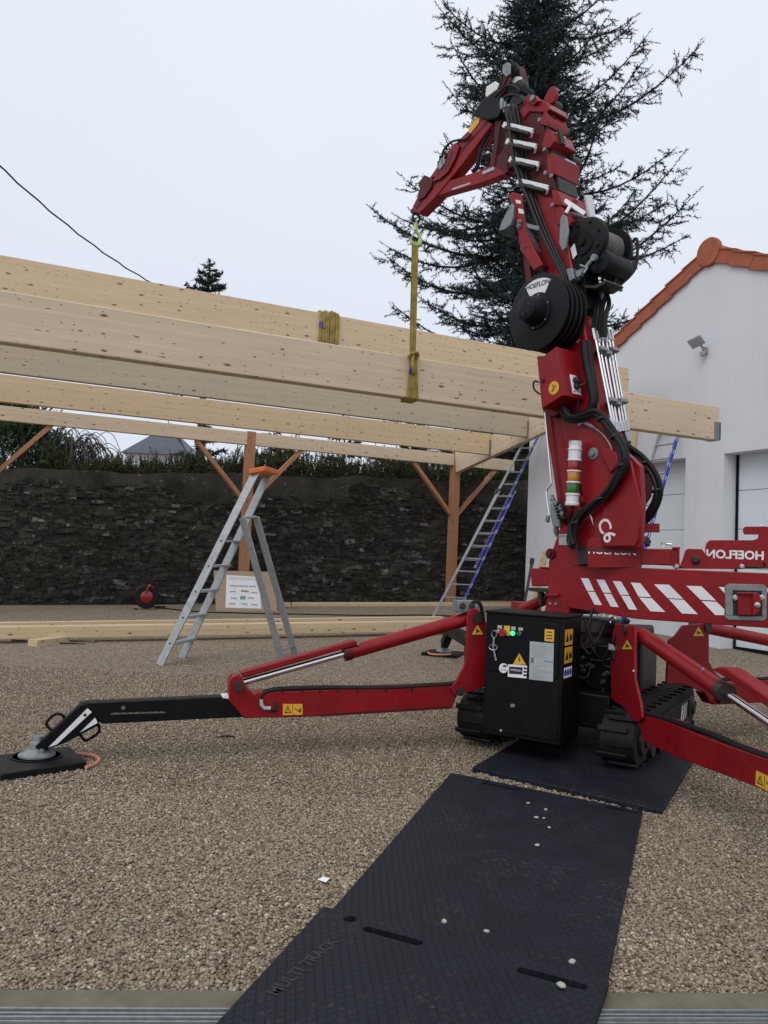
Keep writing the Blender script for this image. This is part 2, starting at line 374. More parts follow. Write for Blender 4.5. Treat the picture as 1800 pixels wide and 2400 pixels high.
# ribbed mat
t = NT('chequered_mat')
def stripes(vec, ax):
    s = t.n('ShaderNodeSeparateXYZ'); t.t.links.new(vec, s.inputs[0])
    return s
s = t.n('ShaderNodeSeparateXYZ'); t.t.links.new(t.coord(), s.inputs[0])
g1 = t.math('FRACT', t.math('MULTIPLY', t.math('ADD', t.math('MULTIPLY', s.outputs['X'], 1.0), t.math('MULTIPLY', s.outputs['Y'], .62)), 27))
g2 = t.math('FRACT', t.math('MULTIPLY', t.math('SUBTRACT', t.math('MULTIPLY', s.outputs['X'], 1.0), t.math('MULTIPLY', s.outputs['Y'], .62)), 27))
q = t.math('MAXIMUM', t.ramp(g1, [(0, 1.0), (.10, 1.0), (.16, 0.0), (.94, 0.0), (1, 1.0)]), t.ramp(g2, [(0, 1.0), (.10, 1.0), (.16, 0.0), (.94, 0.0), (1, 1.0)]))
dn = t.noise(5, 6, .7); dn2 = t.noise(38, 4)
c = t.mix(t.ramp(dn, [(.3, 0.0), (.75, 1.0)]), (.0075, .0095, .016), (.014, .017, .026))
c = t.mix(t.math('MULTIPLY', t.ramp(dn2, [(.55, 0.0), (.75, .8)]), t.ramp(t.noise(2.2, 4), [(.46, 0.0), (.64, .6)])), c, (.13, .125, .12))
c = t.mix(t.math('MULTIPLY', q, .35), c, (.003, .003, .004))
t.bump(q, .6, -.008)
M['mat'] = t.out(col=c, rough=t.ramp(dn, [(.3, .46), (.7, .66)]), spec=.22)
# foliage
def leafmat(name, a, b, c_):
    t = NT(name); gi = t.n('ShaderNodeNewGeometry')
    c = t.ramp(gi.outputs['Random Per Island'], [(0, a), (.6, b), (1, c_)]); return t.out(col=c, rough=.7, spec=.25)
M['cedar'] = leafmat('cedar_needles', (.012, .020, .022), (.027, .041, .046), (.065, .088, .097))
M['spruce'] = leafmat('spruce_needles', (.016, .026, .025), (.03, .046, .044), (.05, .07, .068))
M['hedge'] = leafmat('hedge_leaves', (.018, .025, .008), (.040, .050, .017), (.095, .085, .034))
M['shrub'] = leafmat('shrub_leaves', (.016, .032, .013), (.034, .064, .028), (.075, .115, .06))
M['bark'] = paint('dark_bark', (.035, .030, .026), .9, var=.4, scale=5, bump=.6)
M['ink_bark'] = paint('cedar_bark', (.018, .016, .015), .9, var=.4, scale=5, bump=.6)  # darker bark tone for the cedar trunk and boughs
M['twig'] = paint('grey_twig', (.07, .062, .06), .9, var=.3, scale=5)

# ================================================================== SETTING
us = V((.901, .433, 0)); es = V((.433, -.901, 0))      # carport axes: along the beams, and towards the camera along the house wall
# ground sheet
m = MB(); xs = [-900, -200, -60, -30, -20, -15, -12]+[-9+i*.75 for i in range(17)]+[4, 6, 8, 12, 20, 60, 200, 900]; ys = [-60, -10, 0, 5, 10]+[10.5+i*.75 for i in range(17)]+[24, 28, 40, 90, 300, 1200]
vs = [(x, y, gz(x, y)) for y in ys for x in xs]; n = len(xs)
m.add(vs, [(j*n+i, j*n+i+1, (j+1)*n+i+1, (j+1)*n+i) for j in range(len(ys)-1) for i in range(n-1)])
g = m.build('ground', M['gravel'], recalc=False); tag(g, kind='structure')
# loose pebbles
def pebbles():
    ico = []; ph = (1+5**.5)/2
    for a in (-1, 1):
        for b in (-ph, ph): ico += [(0, a, b), (a, b, 0), (b, 0, a)]
    ico = np.array(ico, float); ico /= np.linalg.norm(ico[0])
    bm = bmesh.new(); [bm.verts.new(p) for p in ico]; bmesh.ops.convex_hull(bm, input=bm.verts); bm.verts.index_update(); bm.verts.ensure_lookup_table()
    icv = np.array([v.co[:] for v in bm.verts]); icf = np.array([[v.index for v in f.verts] for f in bm.faces]); bm.free()
    ocv = np.array([(1, 0, 0), (-1, 0, 0), (0, 1, 0), (0, -1, 0), (0, 0, 1), (0, 0, -1)], float)
    ocf = np.array([(0, 2, 4), (2, 1, 4), (1, 3, 4), (3, 0, 4), (2, 0, 5), (1, 2, 5), (3, 1, 5), (0, 3, 5)])
    VV = []; FF = []; off = 0
    for (bv, bf, y0, y1, dens, r0, r1) in ((icv, icf, 2.35, 5.0, 9600, .0058, .0115), (ocv, ocf, 5.0, 9.5, 4900, .0082, .0142)):
        A = 1.12*.5*(y1*y1-y0*y0); N = int(A*dens)
        y = np.sqrt(rng.uniform(y0*y0, y1*y1, N)); x = rng.uniform(-.58, .56, N)*y
        a = rng.uniform(r0, r1, N); b = a*rng.uniform(.55, .95, N); c = a*rng.uniform(.4, .7, N)
        th = rng.uniform(0, 2*np.pi, N); ti = rng.normal(0, .35, N)
        P = bv[None]*np.stack([a, b, c], 1)[:, None, :]*(1+rng.normal(0, .13, (N, len(bv), 1)))
        X = P[..., 0]*np.cos(ti)[:, None]-P[..., 2]*np.sin(ti)[:, None]; Z = P[..., 0]*np.sin(ti)[:, None]+P[..., 2]*np.cos(ti)[:, None]
        X, Y = X*np.cos(th)[:, None]-P[..., 1]*np.sin(th)[:, None], X*np.sin(th)[:, None]+P[..., 1]*np.cos(th)[:, None]
        zz = rng.uniform(.000, .008, N)
        VV.append(np.stack([X+x[:, None], Y+y[:, None], Z+zz[:, None]], -1).reshape(-1, 3))
        FF.append((bf[None]+(np.arange(N)*len(bv))[:, None, None]+off).reshape(-1, 3)); off += N*len(bv)
    v = np.concatenate(VV).astype('f4'); f = np.concatenate(FF).astype('i4')
    me = bpy.data.meshes.new('gravel'); me.vertices.add(len(v)); me.vertices.foreach_set('co', v.ravel())
    me.loops.add(f.size); me.loops.foreach_set('vertex_index', f.ravel())
    me.polygons.add(len(f)); me.polygons.foreach_set('loop_start', np.arange(0, f.size, 3)); me.polygons.foreach_set('use_smooth', np.ones(len(f), bool))
    me.update(calc_edges=True); me.materials.append(M['pebble'])
    o = bpy.data.objects.new('gravel', me); C.objects.link(o); tag(o, kind='stuff')
pebbles()
def mesh_np(name, v, f, mat, parent=None, smooth=False):
    v = np.asarray(v, 'f4'); f = np.asarray(f, 'i4'); k_ = f.shape[1]
    me = bpy.data.meshes.new(name); me.vertices.add(len(v)); me.vertices.foreach_set('co', v.ravel())
    me.loops.add(f.size); me.loops.foreach_set('vertex_index', f.ravel())
    me.polygons.add(len(f)); me.polygons.foreach_set('loop_start', np.arange(0, f.size, k_))
    if smooth: me.polygons.foreach_set('use_smooth', np.ones(len(f), bool))
    me.update(calc_edges=True); me.materials.append(mat)
    o = bpy.data.objects.new(name, me); C.objects.link(o); hang(o, parent); return o

# concrete strip and sliding gate rail under the mats
def strip_dir():
    a = on_plane(0, 2387, (0, 0, .022), (0, 0, 1)); b = on_plane(1640, 2391, (0, 0, .022), (0, 0, 1)); return a, (b-a).normalized()
sa, sdv = strip_dir(); sn = V((-sdv.y, sdv.x, 0))
m = MB(); m.box(sa+sdv*1.2+sn*(-.44)+V((0, 0, -.056)), sdv, sn, (0, 0, 1), 6, .60, .06)
o = m.build('concrete_strip', M['concrete'], bevel=.006); tag(o, kind='structure')
rt = empty('gate_rail', sa+sdv*.6, 'grooved steel sliding gate rail set in the concrete strip under the mat', 'gate rail')
m = MB(); m.box(sa+sdv*.72+V((0, 0, -.004)), sdv, sn, (0, 0, 1), 1.83, .030, .015); m.build('rail_base', M['galv'], rt, bevel=.003)
m = MB()
for q_ in (-.024, -.004, .022): m.box(sa+sdv*.72+sn*q_+V((0, 0, .016)), sdv, sn, (0, 0, 1), 1.83, .004, .006)
m.build('rail_lip', M['galv'], rt, bevel=.002)

# ---------------------------------------------------------------- mats
def ground_mat(corners, z, label, slots):
    fl, fr, nr, nl = [V((p[0], p[1], 0)) for p in corners]
    c0 = (fl+fr+nr+nl)/4; x = ((fr-fl)+(nr-nl)).normalized(); y = V((-x.y, x.x, 0))
    rt = MB(); loc = [((p-c0).dot(x), (p-c0).dot(y)) for p in (nl, nr, fr, fl)]
    rt.prism([V((a, b, 0)) for a, b in loc], (0, 0, .038))
    o = rt.build('ground_mat', M['mat'], bevel=.006)
    o.matrix_basis = Matrix.Translation(c0+V((0, 0, z))) @ Matrix(((x.x, y.x, 0, 0), (x.y, y.y, 0, 0), (0, 0, 1, 0), (0, 0, 0, 1)))
    cut = MB(); rim = MB()
    for (u_, v_, L) in slots:                 # hand slots and corner holes cut right through the sheet
        if L > 0:
            ring = [V((u_+sx_*(L/2)+.022*math.cos(a), v_+.022*math.sin(a), -.1)) for sx_, a0 in ((1, -90), (-1, 90)) for a in [R(a0+i*30) for i in range(7)]]
        else: ring = [V((u_+.026*math.cos(R(i*20)), v_+.026*math.sin(R(i*20)), -.1)) for i in range(18)]
        cut.prism(ring, (0, 0, .3))
    if slots:
        cm = bpy.data.meshes.new('cut'); cm.from_pydata(cut.v, [], cut.f)
        bm = bmesh.new(); bm.from_mesh(cm); bmesh.ops.recalc_face_normals(bm, faces=bm.faces); bm.to_mesh(cm); bm.free()
        k_ = bpy.data.objects.new('cut', cm); C.objects.link(k_); k_.matrix_basis = o.matrix_basis
        md = o.modifiers.new('slots', 'BOOLEAN'); md.operation = 'DIFFERENCE'; md.object = k_; md.solver = 'EXACT'
        bpy.context.view_layer.update()
        dg = bpy.context.evaluated_depsgraph_get(); me = bpy.data.meshes.new_from_object(o.evaluated_get(dg)); o.modifiers.clear(); o.data = me; bpy.data.objects.remove(k_)
    tag(o, label, 'ground mat', 'black ground protection mats'); return o, c0, x, y
def G0(px, py, z=.03): return on_plane(px, py, (0, 0, z), (0, 0, 1))
bfl, bfr, bnr = G0(1057, 1813), G0(1506, 1904), G0(1415, 2335)
bnl = G0(768, 2146)
mB, cB, xB, yB = ground_mat((bfl, bfr, bnr, bnl), 0.0, 'middle black chequered mat half covered by the nearest one', [(-.45, 1.03, .22), (.35, 1.03, .22), (-.58, 1.08, 0)])
afl, afr = G0(758, 2125, .075), G0(1428, 2296, .075)
ax_ = (afr-afl).normalized(); ay_ = G0(505, 2400, .075)-afl; ay_ = (ay_-ax_*ay_.dot(ax_)).normalized()
mA, cA, xA, yA = ground_mat((afl, afr, afr+(G0(1393, 2400, .075)-afr).normalized()*2.3, afl+(G0(505, 2400, .075)-afl).normalized()*2.3), .041, 'nearest black chequered mat lying across the steel gate rail', [(-.30, 1.05, .2), (.30, 1.05, .2), (-.50, 1.09, 0), (.53, 1.08, 0)])
lettering('embossing', 'MULTI TRACK', cA+xA*(-.47)+yA*.70+V((0, 0, .0795)), yA, -xA, .046, M['embossed'], mA, .0008, bold=.03)
cfl, cnl, cnr = G0(1200, 1700), G0(1107, 1800), G0(1551, 1902)
dC = V((.469, .883, 0))
ground_mat((cnl+dC*2.3, cnr+dC*2.3, cnr, cnl), 0.0, 'far black chequered mat under the tracks of the red crane', [])
for i, (px, py, s_) in enumerate(((1238, 1884, .011), (1279, 1899, .012), (1257, 1918, .013), (1275, 1919, .009), (1287, 1941, .010), (1259, 1983, .013), (1041, 2162, .013), (1140, 2185, .011), (1341, 2257, .014), (1315, 2313, .016))):
    p = G0(px, py, .041 if py < 2100 else .082); m = MB()
    bm = bmesh.new(); bmesh.ops.create_icosphere(bm, subdivisions=2, radius=1)
    for v in bm.verts: v.co = V((v.co.x*s_*1.1, v.co.y*s_*.8, v.co.z*s_*.55))*(1+.15*math.sin(v.co.x*5+i)*math.cos(v.co.y*4))
    me = bpy.data.meshes.new('pebble'); bm.to_mesh(me); bm.free(); me.materials.append(M['palestone'])
    for pl in me.polygons: pl.use_smooth = True
    o = bpy.data.objects.new('pebble', me); C.objects.link(o); o.location = p+V((0, 0, s_*.4)); o.rotation_euler = (0, 0, i*1.3)
    tag(o, 'small pale pebble dropped on the black mats', 'pebble', 'pebbles dropped on the mats')
p = ground(758, 2075); m = MB(); m.prism([V((p.x+a, p.y+b, .022+c_)) for a, b, c_ in ((-.028, .004, 0), (-.004, .03, .004), (.026, .018, .002), (.012, -.022, 0))], (0, 0, .0015))
tag(m.build('paper_scrap', M['paper']), 'small white scrap of paper on the gravel left of the mats', 'paper scrap')

q_ = ground(525, 1734); m = MB(); m.tube(spline([q_+V((-.05, -.02, .02)), q_+V((-.01, .01, .026)), q_+V((.04, .0, .03)), q_+V((.08, .03, .02))], 4), [.006]*6+[.009]*4+[.005]*3, 6); m.tube([q_+V((.0, .01, .025)), q_+V((.03, .05, .03))], .004, 5)
tag(m.build('dead_twig', M['bark']), 'short dark dead twig lying on the gravel below the red outrigger arm', 'twig')
# ================================================================== STONE WALL
wl = ground(0, 1418); wr = ground(1200, 1408); wd_ = V((wr.x-wl.x, wr.y-wl.y, 0)).normalized(); wn_ = V((wd_.y, -wd_.x, 0))   # wn_ faces the camera
zl = on_plane(0, 1098, wl, wn_).z; zr = on_plane(1200, 1128, wl, wn_).z
L0 = -4.0; L1 = (wr-wl).length+5; LW = (V((wr.x-wl.x, wr.y-wl.y, 0))).length
def wtop(s): return zl+(zr-zl)*s/LW+.03*math.sin(s*1.7)+.02*math.sin(s*4.1)
wroot = empty('stone_wall', (wl.x, wl.y, 0), 'long dark mossy rubble stone wall behind the timber posts', 'wall')
m = MB(); Ns = 90
for i in range(Ns):
    s0 = L0+(L1-L0)*i/Ns; s1 = L0+(L1-L0)*(i+1)/Ns
    a = V((wl.x, wl.y, 0))+wd_*s0+wn_*.018; b = V((wl.x, wl.y, 0))+wd_*s1+wn_*.018; t_ = -wn_*.5
    m.add([a+V((0, 0, -.3)), b+V((0, 0, -.3)), b+V((0, 0, wtop(s1))), a+V((0, 0, wtop(s0))), a+t_+V((0, 0, -.3)), b+t_+V((0, 0, -.3)), b+t_+V((0, 0, wtop(s1))), a+t_+V((0, 0, wtop(s0)))],
          [(0, 1, 2, 3), (3, 2, 6, 7), (5, 4, 7, 6)])
m.build('wall_core', M['wallcap'], wroot, recalc=False)
m = MB(); z = -.15
while z < 3.4:
    h = random.uniform(.045, .115); s = L0+random.uniform(0, .3)
    while s < L1:
        L = random.uniform(.06, .30)*(1.2 if h > .09 else 1)
        top = wtop(s)-.38+.22*math.sin(s*.9)+.12*math.sin(s*2.3+1)
        if z+h < top and random.random() < .95:
            pr = random.gauss(-.004, .016); c_ = V((wl.x, wl.y, 0))+wd_*(s+L/2)+wn_*(pr-.05)+V((0, 0, z+h/2+random.uniform(-.012, .012)))
            b0 = len(m.v); rt_ = random.gauss(0, .09); m.box(c_, wd_+V((0, 0, rt_)), wn_, V((0, 0, 1))-wd_*rt_, L/2-.004, .09, h/2*random.uniform(.75, 1.15))
            for q_ in range(b0, len(m.v)): m.v[q_] = tuple(V(m.v[q_])+V((random.gauss(0, .018), random.gauss(0, .012), random.gauss(0, .014))))
        s += L
    z += h
m.build('stonework', M['stone'], wroot, bevel=.012)

# ================================================================== GARAGE
ho = ground(1663, 1516); HP = Plane(ho, (.901, .433, 0)); he = V((-.433, .901, 0)); hn = V((-.901, -.433, 0))
def H(px, py): q = on_plane(px, py, ho, hn); return (q-ho).dot(he), q.z
ap = H(1665, 605); crn = H(1240, 1070); rk = H(1432, 826)
slope = (ap[1]-rk[1])/(rk[0]-ap[0]); sL = crn[0]; sR = ap[0]-(sL-ap[0]); zE = ap[1]-slope*(sL-ap[0])
gar = empty('garage', ho, 'white rendered garage with terracotta verge tiles and pale sectional doors', 'garage')
def hp(s, z, d=0.0): return ho*1.0+he*s+V((0, 0, z-ho.z))-hn*d
d1 = (H(1607, 1075)[0], H(1607, 1073)[1]); d2 = (H(1697, 1063)[0], H(1697, 1063)[1])
W1 = 2.6; W2 = 3.2; RV = .30
# front gable with two door openings: columns of wall, butted
m = MB()
def wallpoly(pts, d=0.0, th=.3): m.prism([hp(s, z, d) for s, z in pts], -hn*th)
zt = lambda s: ap[1]-slope*abs(s-ap[0])
zb = ho.z-.3
zt1, zt2 = d1[1], d2[1]
wallpoly([(sL, zb), (d1[0]+W1, zb), (d1[0]+W1, zt(d1[0]+W1)), (sL, zt(sL))])
wallpoly([(d1[0]+W1, zt1), (d1[0], zt1), (d1[0], zt(d1[0])), (d1[0]+W1, zt(d1[0]+W1))])
wallpoly([(d1[0], zb), (d2[0], zb), (d2[0], zt(d2[0])), (ap[0], ap[1]), (d1[0], zt(d1[0]))])
wallpoly([(d2[0], zt2), (d2[0]-W2, zt2), (d2[0]-W2, zt(d2[0]-W2)), (d2[0], zt(d2[0]))])
wallpoly([(d2[0]-W2, zb), (sR, zb), (sR, zt(sR)), (d2[0]-W2, zt(d2[0]-W2))])
m.build('gable_wall', M['stucco'], gar, smooth=False)
m = MB(); DP = 9.0
for s_ in (sL, sR):
    sg = -1 if s_ == sL else 1
    m.prism([hp(s_, zb, .3), hp(s_, zt(s_), .3), hp(s_, zt(s_), DP), hp(s_, zb, DP)], he*(.3*sg))
m.prism([hp(sL, zb, DP), hp(sR, zb, DP), hp(sR, zt(sR), DP), hp(ap[0], ap[1], DP), hp(sL, zt(sL), DP)], -hn*.25)
m.build('side_wall', M['stucco'], gar, smooth=False)
# roof sheet
m = MB()
for sg, se in ((1, sL), (-1, sR)):
    e_ = se+sg*.25
    zt_ = lambda s: ap[1]+.06-slope*abs(s-ap[0])
    m.prism([hp(ap[0], zt_(ap[0])+.02, -.02), hp(e_, zt_(e_)+.02, -.02), hp(e_, zt_(e_)+.10, -.02), hp(ap[0], zt_(ap[0])+.10, -.02)], -hn*(DP+.3))
m.build('roof', M['tile'], gar, smooth=False)
# verge tiles, overlapping along each rake, and the ridge cap disc
m = MB()
for sg, se in ((1, sL+.3), (-1, sR-.3)):
    tot = abs(se-ap[0])*math.sqrt(1+slope*slope); nt_ = int(tot/.42); dv = (he*sg+V((0, 0, -slope))).normalized(); nv = (V((0, 0, 1))*1.0+he*sg*slope).normalized()
    for i in range(nt_):
        c_ = hp(ap[0], ap[1]+.04, -.035-.010*(i % 2))+dv*(.12+(i+.5)*tot/nt_)
        tilt = (dv+nv*.075).normalized()
        m.box(c_+nv*(.02+.012), tilt, nv, hn, tot/nt_/2+.02, .125, .02)                                                             # apron over the wall face
        m.box(c_+nv*(.155)-hn*.13, tilt, nv, hn, tot/nt_/2+.03, .016, .17)
m.build('verge_tile', M['tile'], gar, bevel=.006)
m = MB(); rc = hp(ap[0], ap[1]+.10, -.075)
m.lathe(rc, -hn, [(.245, 0), (.26, .02), (.26, .08), (.17, .08), (.17, .45)], 30)
for i in range(1, 22): m.lathe(rc-hn*(.42*i), -hn, [(.15, 0), (.172, .0), (.165, .42), (.15, .42)], 20)
m.build('ridge_tile', M['tile'], gar)
# doors
def sect_door(s0, s1, ztop):
    dr = MB(); zb_ = ho.z+.03; n_ = 5; hh = (ztop+.05-zb_)/n_
    for i in range(n_):
        z0 = zb_+i*hh; c_ = hp((s0+s1)/2, z0+hh/2, RV+.03)
        dr.box(c_, he, hn, (0, 0, 1), abs(s1-s0)/2-.0, .02, hh/2-.004)
    d_ = dr.build('door', M['door'], gar, bevel=.006)
    k_ = MB(); k_.box(hp((s0+s1)/2, zb_-.02, RV), he, hn, (0, 0, 1), abs(s1-s0)/2, .03, .03); k_.build('bottom_seal', M['black'], d_)
    k_ = MB(); k_.box(hp((s0+s1)/2, ztop/2+zb_/2, RV+.055), he, hn, (0, 0, 1), abs(s1-s0)/2+.05, .004, (ztop-zb_)/2+.1); k_.build('backing', M['black'], d_)
    fr = MB()
    for q_ in (s0, s1): fr.box(hp(q_+(.012 if q_ == max(s0, s1) else -.012)*-1, ztop/2+zb_/2, RV+.005), he, hn, (0, 0, 1), .012, .02, (ztop-zb_)/2)
    fr.build('door_frame', M['black'], d_)
    return d_
sect_door(d1[0]+.03, d1[0]+W1-.03, zt1); sect_door(d2[0]-.03, d2[0]-W2+.03, zt2)
m = MB(); m.box(hp((sL+sR)/2, ho.z+.0, -.012), he, hn, (0, 0, 1), 0.01, .01, .01)
# floodlight
fs_, fz_ = H(1655, 805); fl_ = hp(fs_, fz_, -.02); fr_ = empty('floodlight', fl_, 'grey sensor floodlight fixed high on the white gable', 'floodlight')
fx = V((.82, -.57, 0)).normalized(); fdn = V((-.38, -.58, -.72)).normalized(); fx = (he*-1-fdn*(he*-1).dot(fdn)).normalized(); fy = fdn.cross(fx)
hc = hp(fs_+.02, fz_, -.22)
m = MB(); m.box(hc, fx, fy, fdn, .125, .095, .024); m.build('housing', M['grey'], fr_, bevel=.01)
m = MB(); m.box(hc+fdn*.028, fx, fy, fdn, .108, .078, .004); m.build('glass', M['label_grey'], fr_)
m = MB(); m.cyl(fl_+V((0, 0, -.12)), hc-fdn*.03, .018); m.box(fl_+V((0, 0, -.13)), he, hn, (0, 0, 1), .05, .03, .06); m.build('bracket', M['grey'], fr_, bevel=.006)
m = MB(); m.lathe(hp(fs_-.02, fz_-.17, -.10), (0, 0, -1), [(.05, 0), (.055, .03), (.035, .075), (.01, .085)], 16); m.build('sensor', M['grey'], fr_)

# ================================================================== TIMBER
def timber(name, p0, p1, wid, hgt, mat, parent=None, upv=(0, 0, 1), bevel=.004):
    """square-sawn stick whose own X runs along it"""
    p0 = V(p0); p1 = V(p1); x = (p1-p0); L = x.length; x.normalize(); z_ = V(upv); z_ = (z_-x*z_.dot(x)).normalized(); y_ = z_.cross(x)
    m = MB(); m.abox(-L/2, L/2, -wid/2, wid/2, -hgt/2, hgt/2); o = m.build(name, mat, None, bevel=bevel)
    c_ = (p0+p1)/2
    o.matrix_basis = Matrix(((x.x, y_.x, z_.x, c_.x), (x.y, y_.y, z_.y, c_.y), (x.z, y_.z, z_.z, c_.z), (0, 0, 0, 1))); hang(o, parent); return o
po = ground(1055, 1411); KS = po.y/21.037
print('post', po, KS); RP = Plane(po, us)
cport = empty('timber_carport', po, 'unfinished timber carport of reddish posts and pale glulam beams', 'carport')
post_plane = Plane(po, es)
def post_at(px, py): q = post_plane.at(px, py); return V((q.x, q.y, gz(q.x, q.y)))
p2 = V((po.x, po.y, po.z)); p1_ = post_at(579, 1180); sp_ = (p2-p1_).dot(us); p3_ = p1_-us*sp_; p3_.z = gz(p3_.x, p3_.y)
PZB, PZT = 1.5+2.42*KS, 1.5+2.72*KS
for p in (p1_, p2, p3_):
    timber('post', p+V((0, 0, -.05)), V((p.x, p.y, PZT+.02)), .20, .20, M['douglas'], cport, us)
# plate, cut round the posts (sits on their camera side shoulder)
pa = p3_-us*3; pb = p2+us*1.62
pl_off = es*(-.0)
segs = [(p3_-us*2.5, p3_-us*.1), (p3_+us*.1, p1_-us*.1), (p1_+us*.1, p2-us*.1), (p2+us*.1, p2+us*1.75)]
for a, b in segs:
    a = a+es*.03; b = b+es*.03
    timber('wall_plate', (a.x, a.y, (PZB+PZT)/2), (b.x, b.y, (PZB+PZT)/2), .14, PZT-PZB, M['glulam'], cport)
for p, sides in ((p1_, (-1, 1)), (p2, (-1, 1)), (p3_, (1,))):
    for sg in sides:
        timber('brace', V((p.x, p.y, PZB-1.25))+us*(sg*.09), V((p.x, p.y, PZB+.0))+us*(sg*1.22), .09, .13, M['douglas'], cport, es)
# rafter along the house, and the roof beams hung on it
rs = .1655
def roofp(t, z_off=0.0): return V((po.x+es.x*t*KS, po.y+es.y*t*KS, 1.5+(3.049+(t-1.712)*rs+z_off)*KS))
a = roofp(.12, -.30); b = roofp(6.28, -.30)
timber('rafter', a, b, .14, .52*KS, M['glulam'], cport)
def roof_beam(t, hgt, left, mat, name='roof_beam', e_=0.075):
    hgt *= KS; left *= KS; a = roofp(t, -hgt/2/KS); b_ = a-us*left; return timber(name, b_, a-us*e_, .14, hgt, mat, cport)
def hanger(t, hgt):
    hgt *= KS; a = roofp(t, -hgt*.62/KS)-us*.09+es*.075
    m = MB(); m.box(a, us, es, (0, 0, 1), .03, .006, hgt*.33); m.box(a-us*.0+V((0, 0, -hgt*.36))-es*.07, us, es, (0, 0, 1), .03, .08, .005); m.build('joist_hanger', M['galv'], cport)
timber('rafter', a-us*12.6*KS, b-us*12.6*KS, .14, .52*KS, M['glulam'], cport)
b4 = roof_beam(1.72, .51, 12.5, M['glulam_warm']); hanger(1.72, .51)
b3 = roof_beam(3.25, .50, 12.5, M['glulam_grey']); hanger(3.25, .5)
b1 = roof_beam(6.29, .52, 12.5, M['glulam_warm'], e_=-.05)
# beam being lifted
bo = at_depth(0, 679, 7.0); BP = Plane(bo, (es.x, es.y, 0))
btl = BP.at(0, 679); btr = BP.at(1687, 954); bbl = BP.at(0, 797); bbr = BP.at(1687, 1035)
hb = ((btl-bbl).length+(btr-bbr).length)/2
d_ = (btr-btl).normalized(); lcen = btl-d_*3.2; 
lb = timber('glulam_beam', lcen-V((0, 0, hb/2))-es*.07, btr-V((0, 0, hb/2))-es*.07, .14, hb, M['glulam'])
lb.modifiers['bevel'].width = .012
tag(lb, 'long pale glulam beam hanging level in the yellow sling', 'beam')
m = MB(); q_ = btr-d_*.05-V((0, 0, hb*.72)); m.box(q_+es*.003, d_, es, (0, 0, 1), .045, .004, hb*.26); m.box(q_+V((0, 0, -hb*.275))-es*.07, d_, es, (0, 0, 1), .05, .085, .004); m.box(q_-es*.143, d_, es, (0, 0, 1), .045, .004, hb*.26)
m.box(q_+d_*.055-es*.07, d_, es, (0, 0, 1), .004, .09, hb*.26); m.build('joist_hanger', M['galv'], lb)
# yard timbers
def ground_timber(pxa, pxb, wid, hgt, z0, label, mat, ext=(0, 0)):
    a = ground(*pxa); b = ground(*pxb); d = (b-a).normalized(); a = a-d*ext[0]; b = b+d*ext[1]
    n_ = V((-d.y, d.x, 0))
    return tag(timber('timber', a+V((0, 0, z0+hgt/2))+n_*wid/2, b+V((0, 0, z0+hgt/2))+n_*wid/2, wid, hgt, mat), label, 'timber')
ground_timber((0, 1508), (1005, 1488), .22, .17, .06, 'long pale squared timber on blocks across the gravel yard', M['pine'], (1.2, .6))
ground_timber((0, 1494), (1005, 1474), .14, .16, .06, 'second long squared timber lying behind the nearer one', M['pine'], (1.2, .3))
ground_timber((684, 1421), (1218, 1421), .12, .09, .0, 'thin pale batten lying along the foot of the stone wall', M['pine'])
q_ = ground(101, 1513); m = MB(); tag(timber('timber_block', q_+V((-.10, -.12, .04)), q_+V((.12, .48, .04)), .17, .10, M['pine']), 'short sawn block propping up the long yard timbers', 'wood block')
q_ = ground(668, 1423); tag(timber('timber_block', q_+V((-.12, 0, .06)), q_+V((.12, .05, .06)), .1, .1, M['pine']), 'small offcut lying at the end of the thin batten', 'wood block')
# discarded ring of grey hose
q_ = ground(175, 1507); m = MB(); m.tube([q_+V((.28*math.cos(a), .16*math.sin(a), .015+.01*math.sin(3*a))) for a in [R(i*15) for i in range(22)]]+[q_+V((-.6, -.12, .012)), q_+V((-.9, -.05, .012))], .012, 6)
tag(m.build('hose', M['concrete']), 'short loop of pale hose on the gravel beside the block', 'hose')

# plan board leaning at the post foot
print('post1', p1_); bA, bB = ground(506, 1431), ground(650, 1431); bd = (bB-bA); bd.z = 0; bw = bd.length; bd.normalize(); bn = V((bd.y, -bd.x, 0))
pb_ = empty('plan_board', (bA+bB)/2, 'chipboard sheet with taped building drawings leaning at the post foot', 'board')
upb = (V((0, 0, 1))-bn*.22).normalized(); bh = .86
m = MB(); m.prism([bA, bB, bB+upb*bh-bd*.12, bA+upb*(bh+.02)-bd*.10], -bn*.018); m.build('sheet', M['ply'], pb_)
bfn = bd.cross(upb).normalized(); bfn = bfn if bfn.dot(bn) > 0 else -bfn
def bpt(x, y, e_=.004): return bA+bd*x+upb*y+bfn*e_
m = MB(); m.prism([bpt(.15*bw, .07), bpt(.80*bw, .07), bpt(.76*bw, bh-.09), bpt(.14*bw, bh-.07)], bfn*.002); pp = m.build('drawing', M['paper'], pb_)
m = MB()
def rect(x0, y0, x1, y1): m.prism([bpt(x0*bw, y0*bh, .0075), bpt(x1*bw, y0*bh, .0075), bpt(x1*bw, y1*bh, .0075), bpt(x0*bw, y1*bh, .0075)], bfn*.001)
m.mat(0)
for i in range(3): rect(.18, .86-.025*i, .72, .865-.025*i)
for i in range(9): rect(.2+.06*i, .77, .203+.06*i, .88)
m.build('title_block', M['grey'], pp)
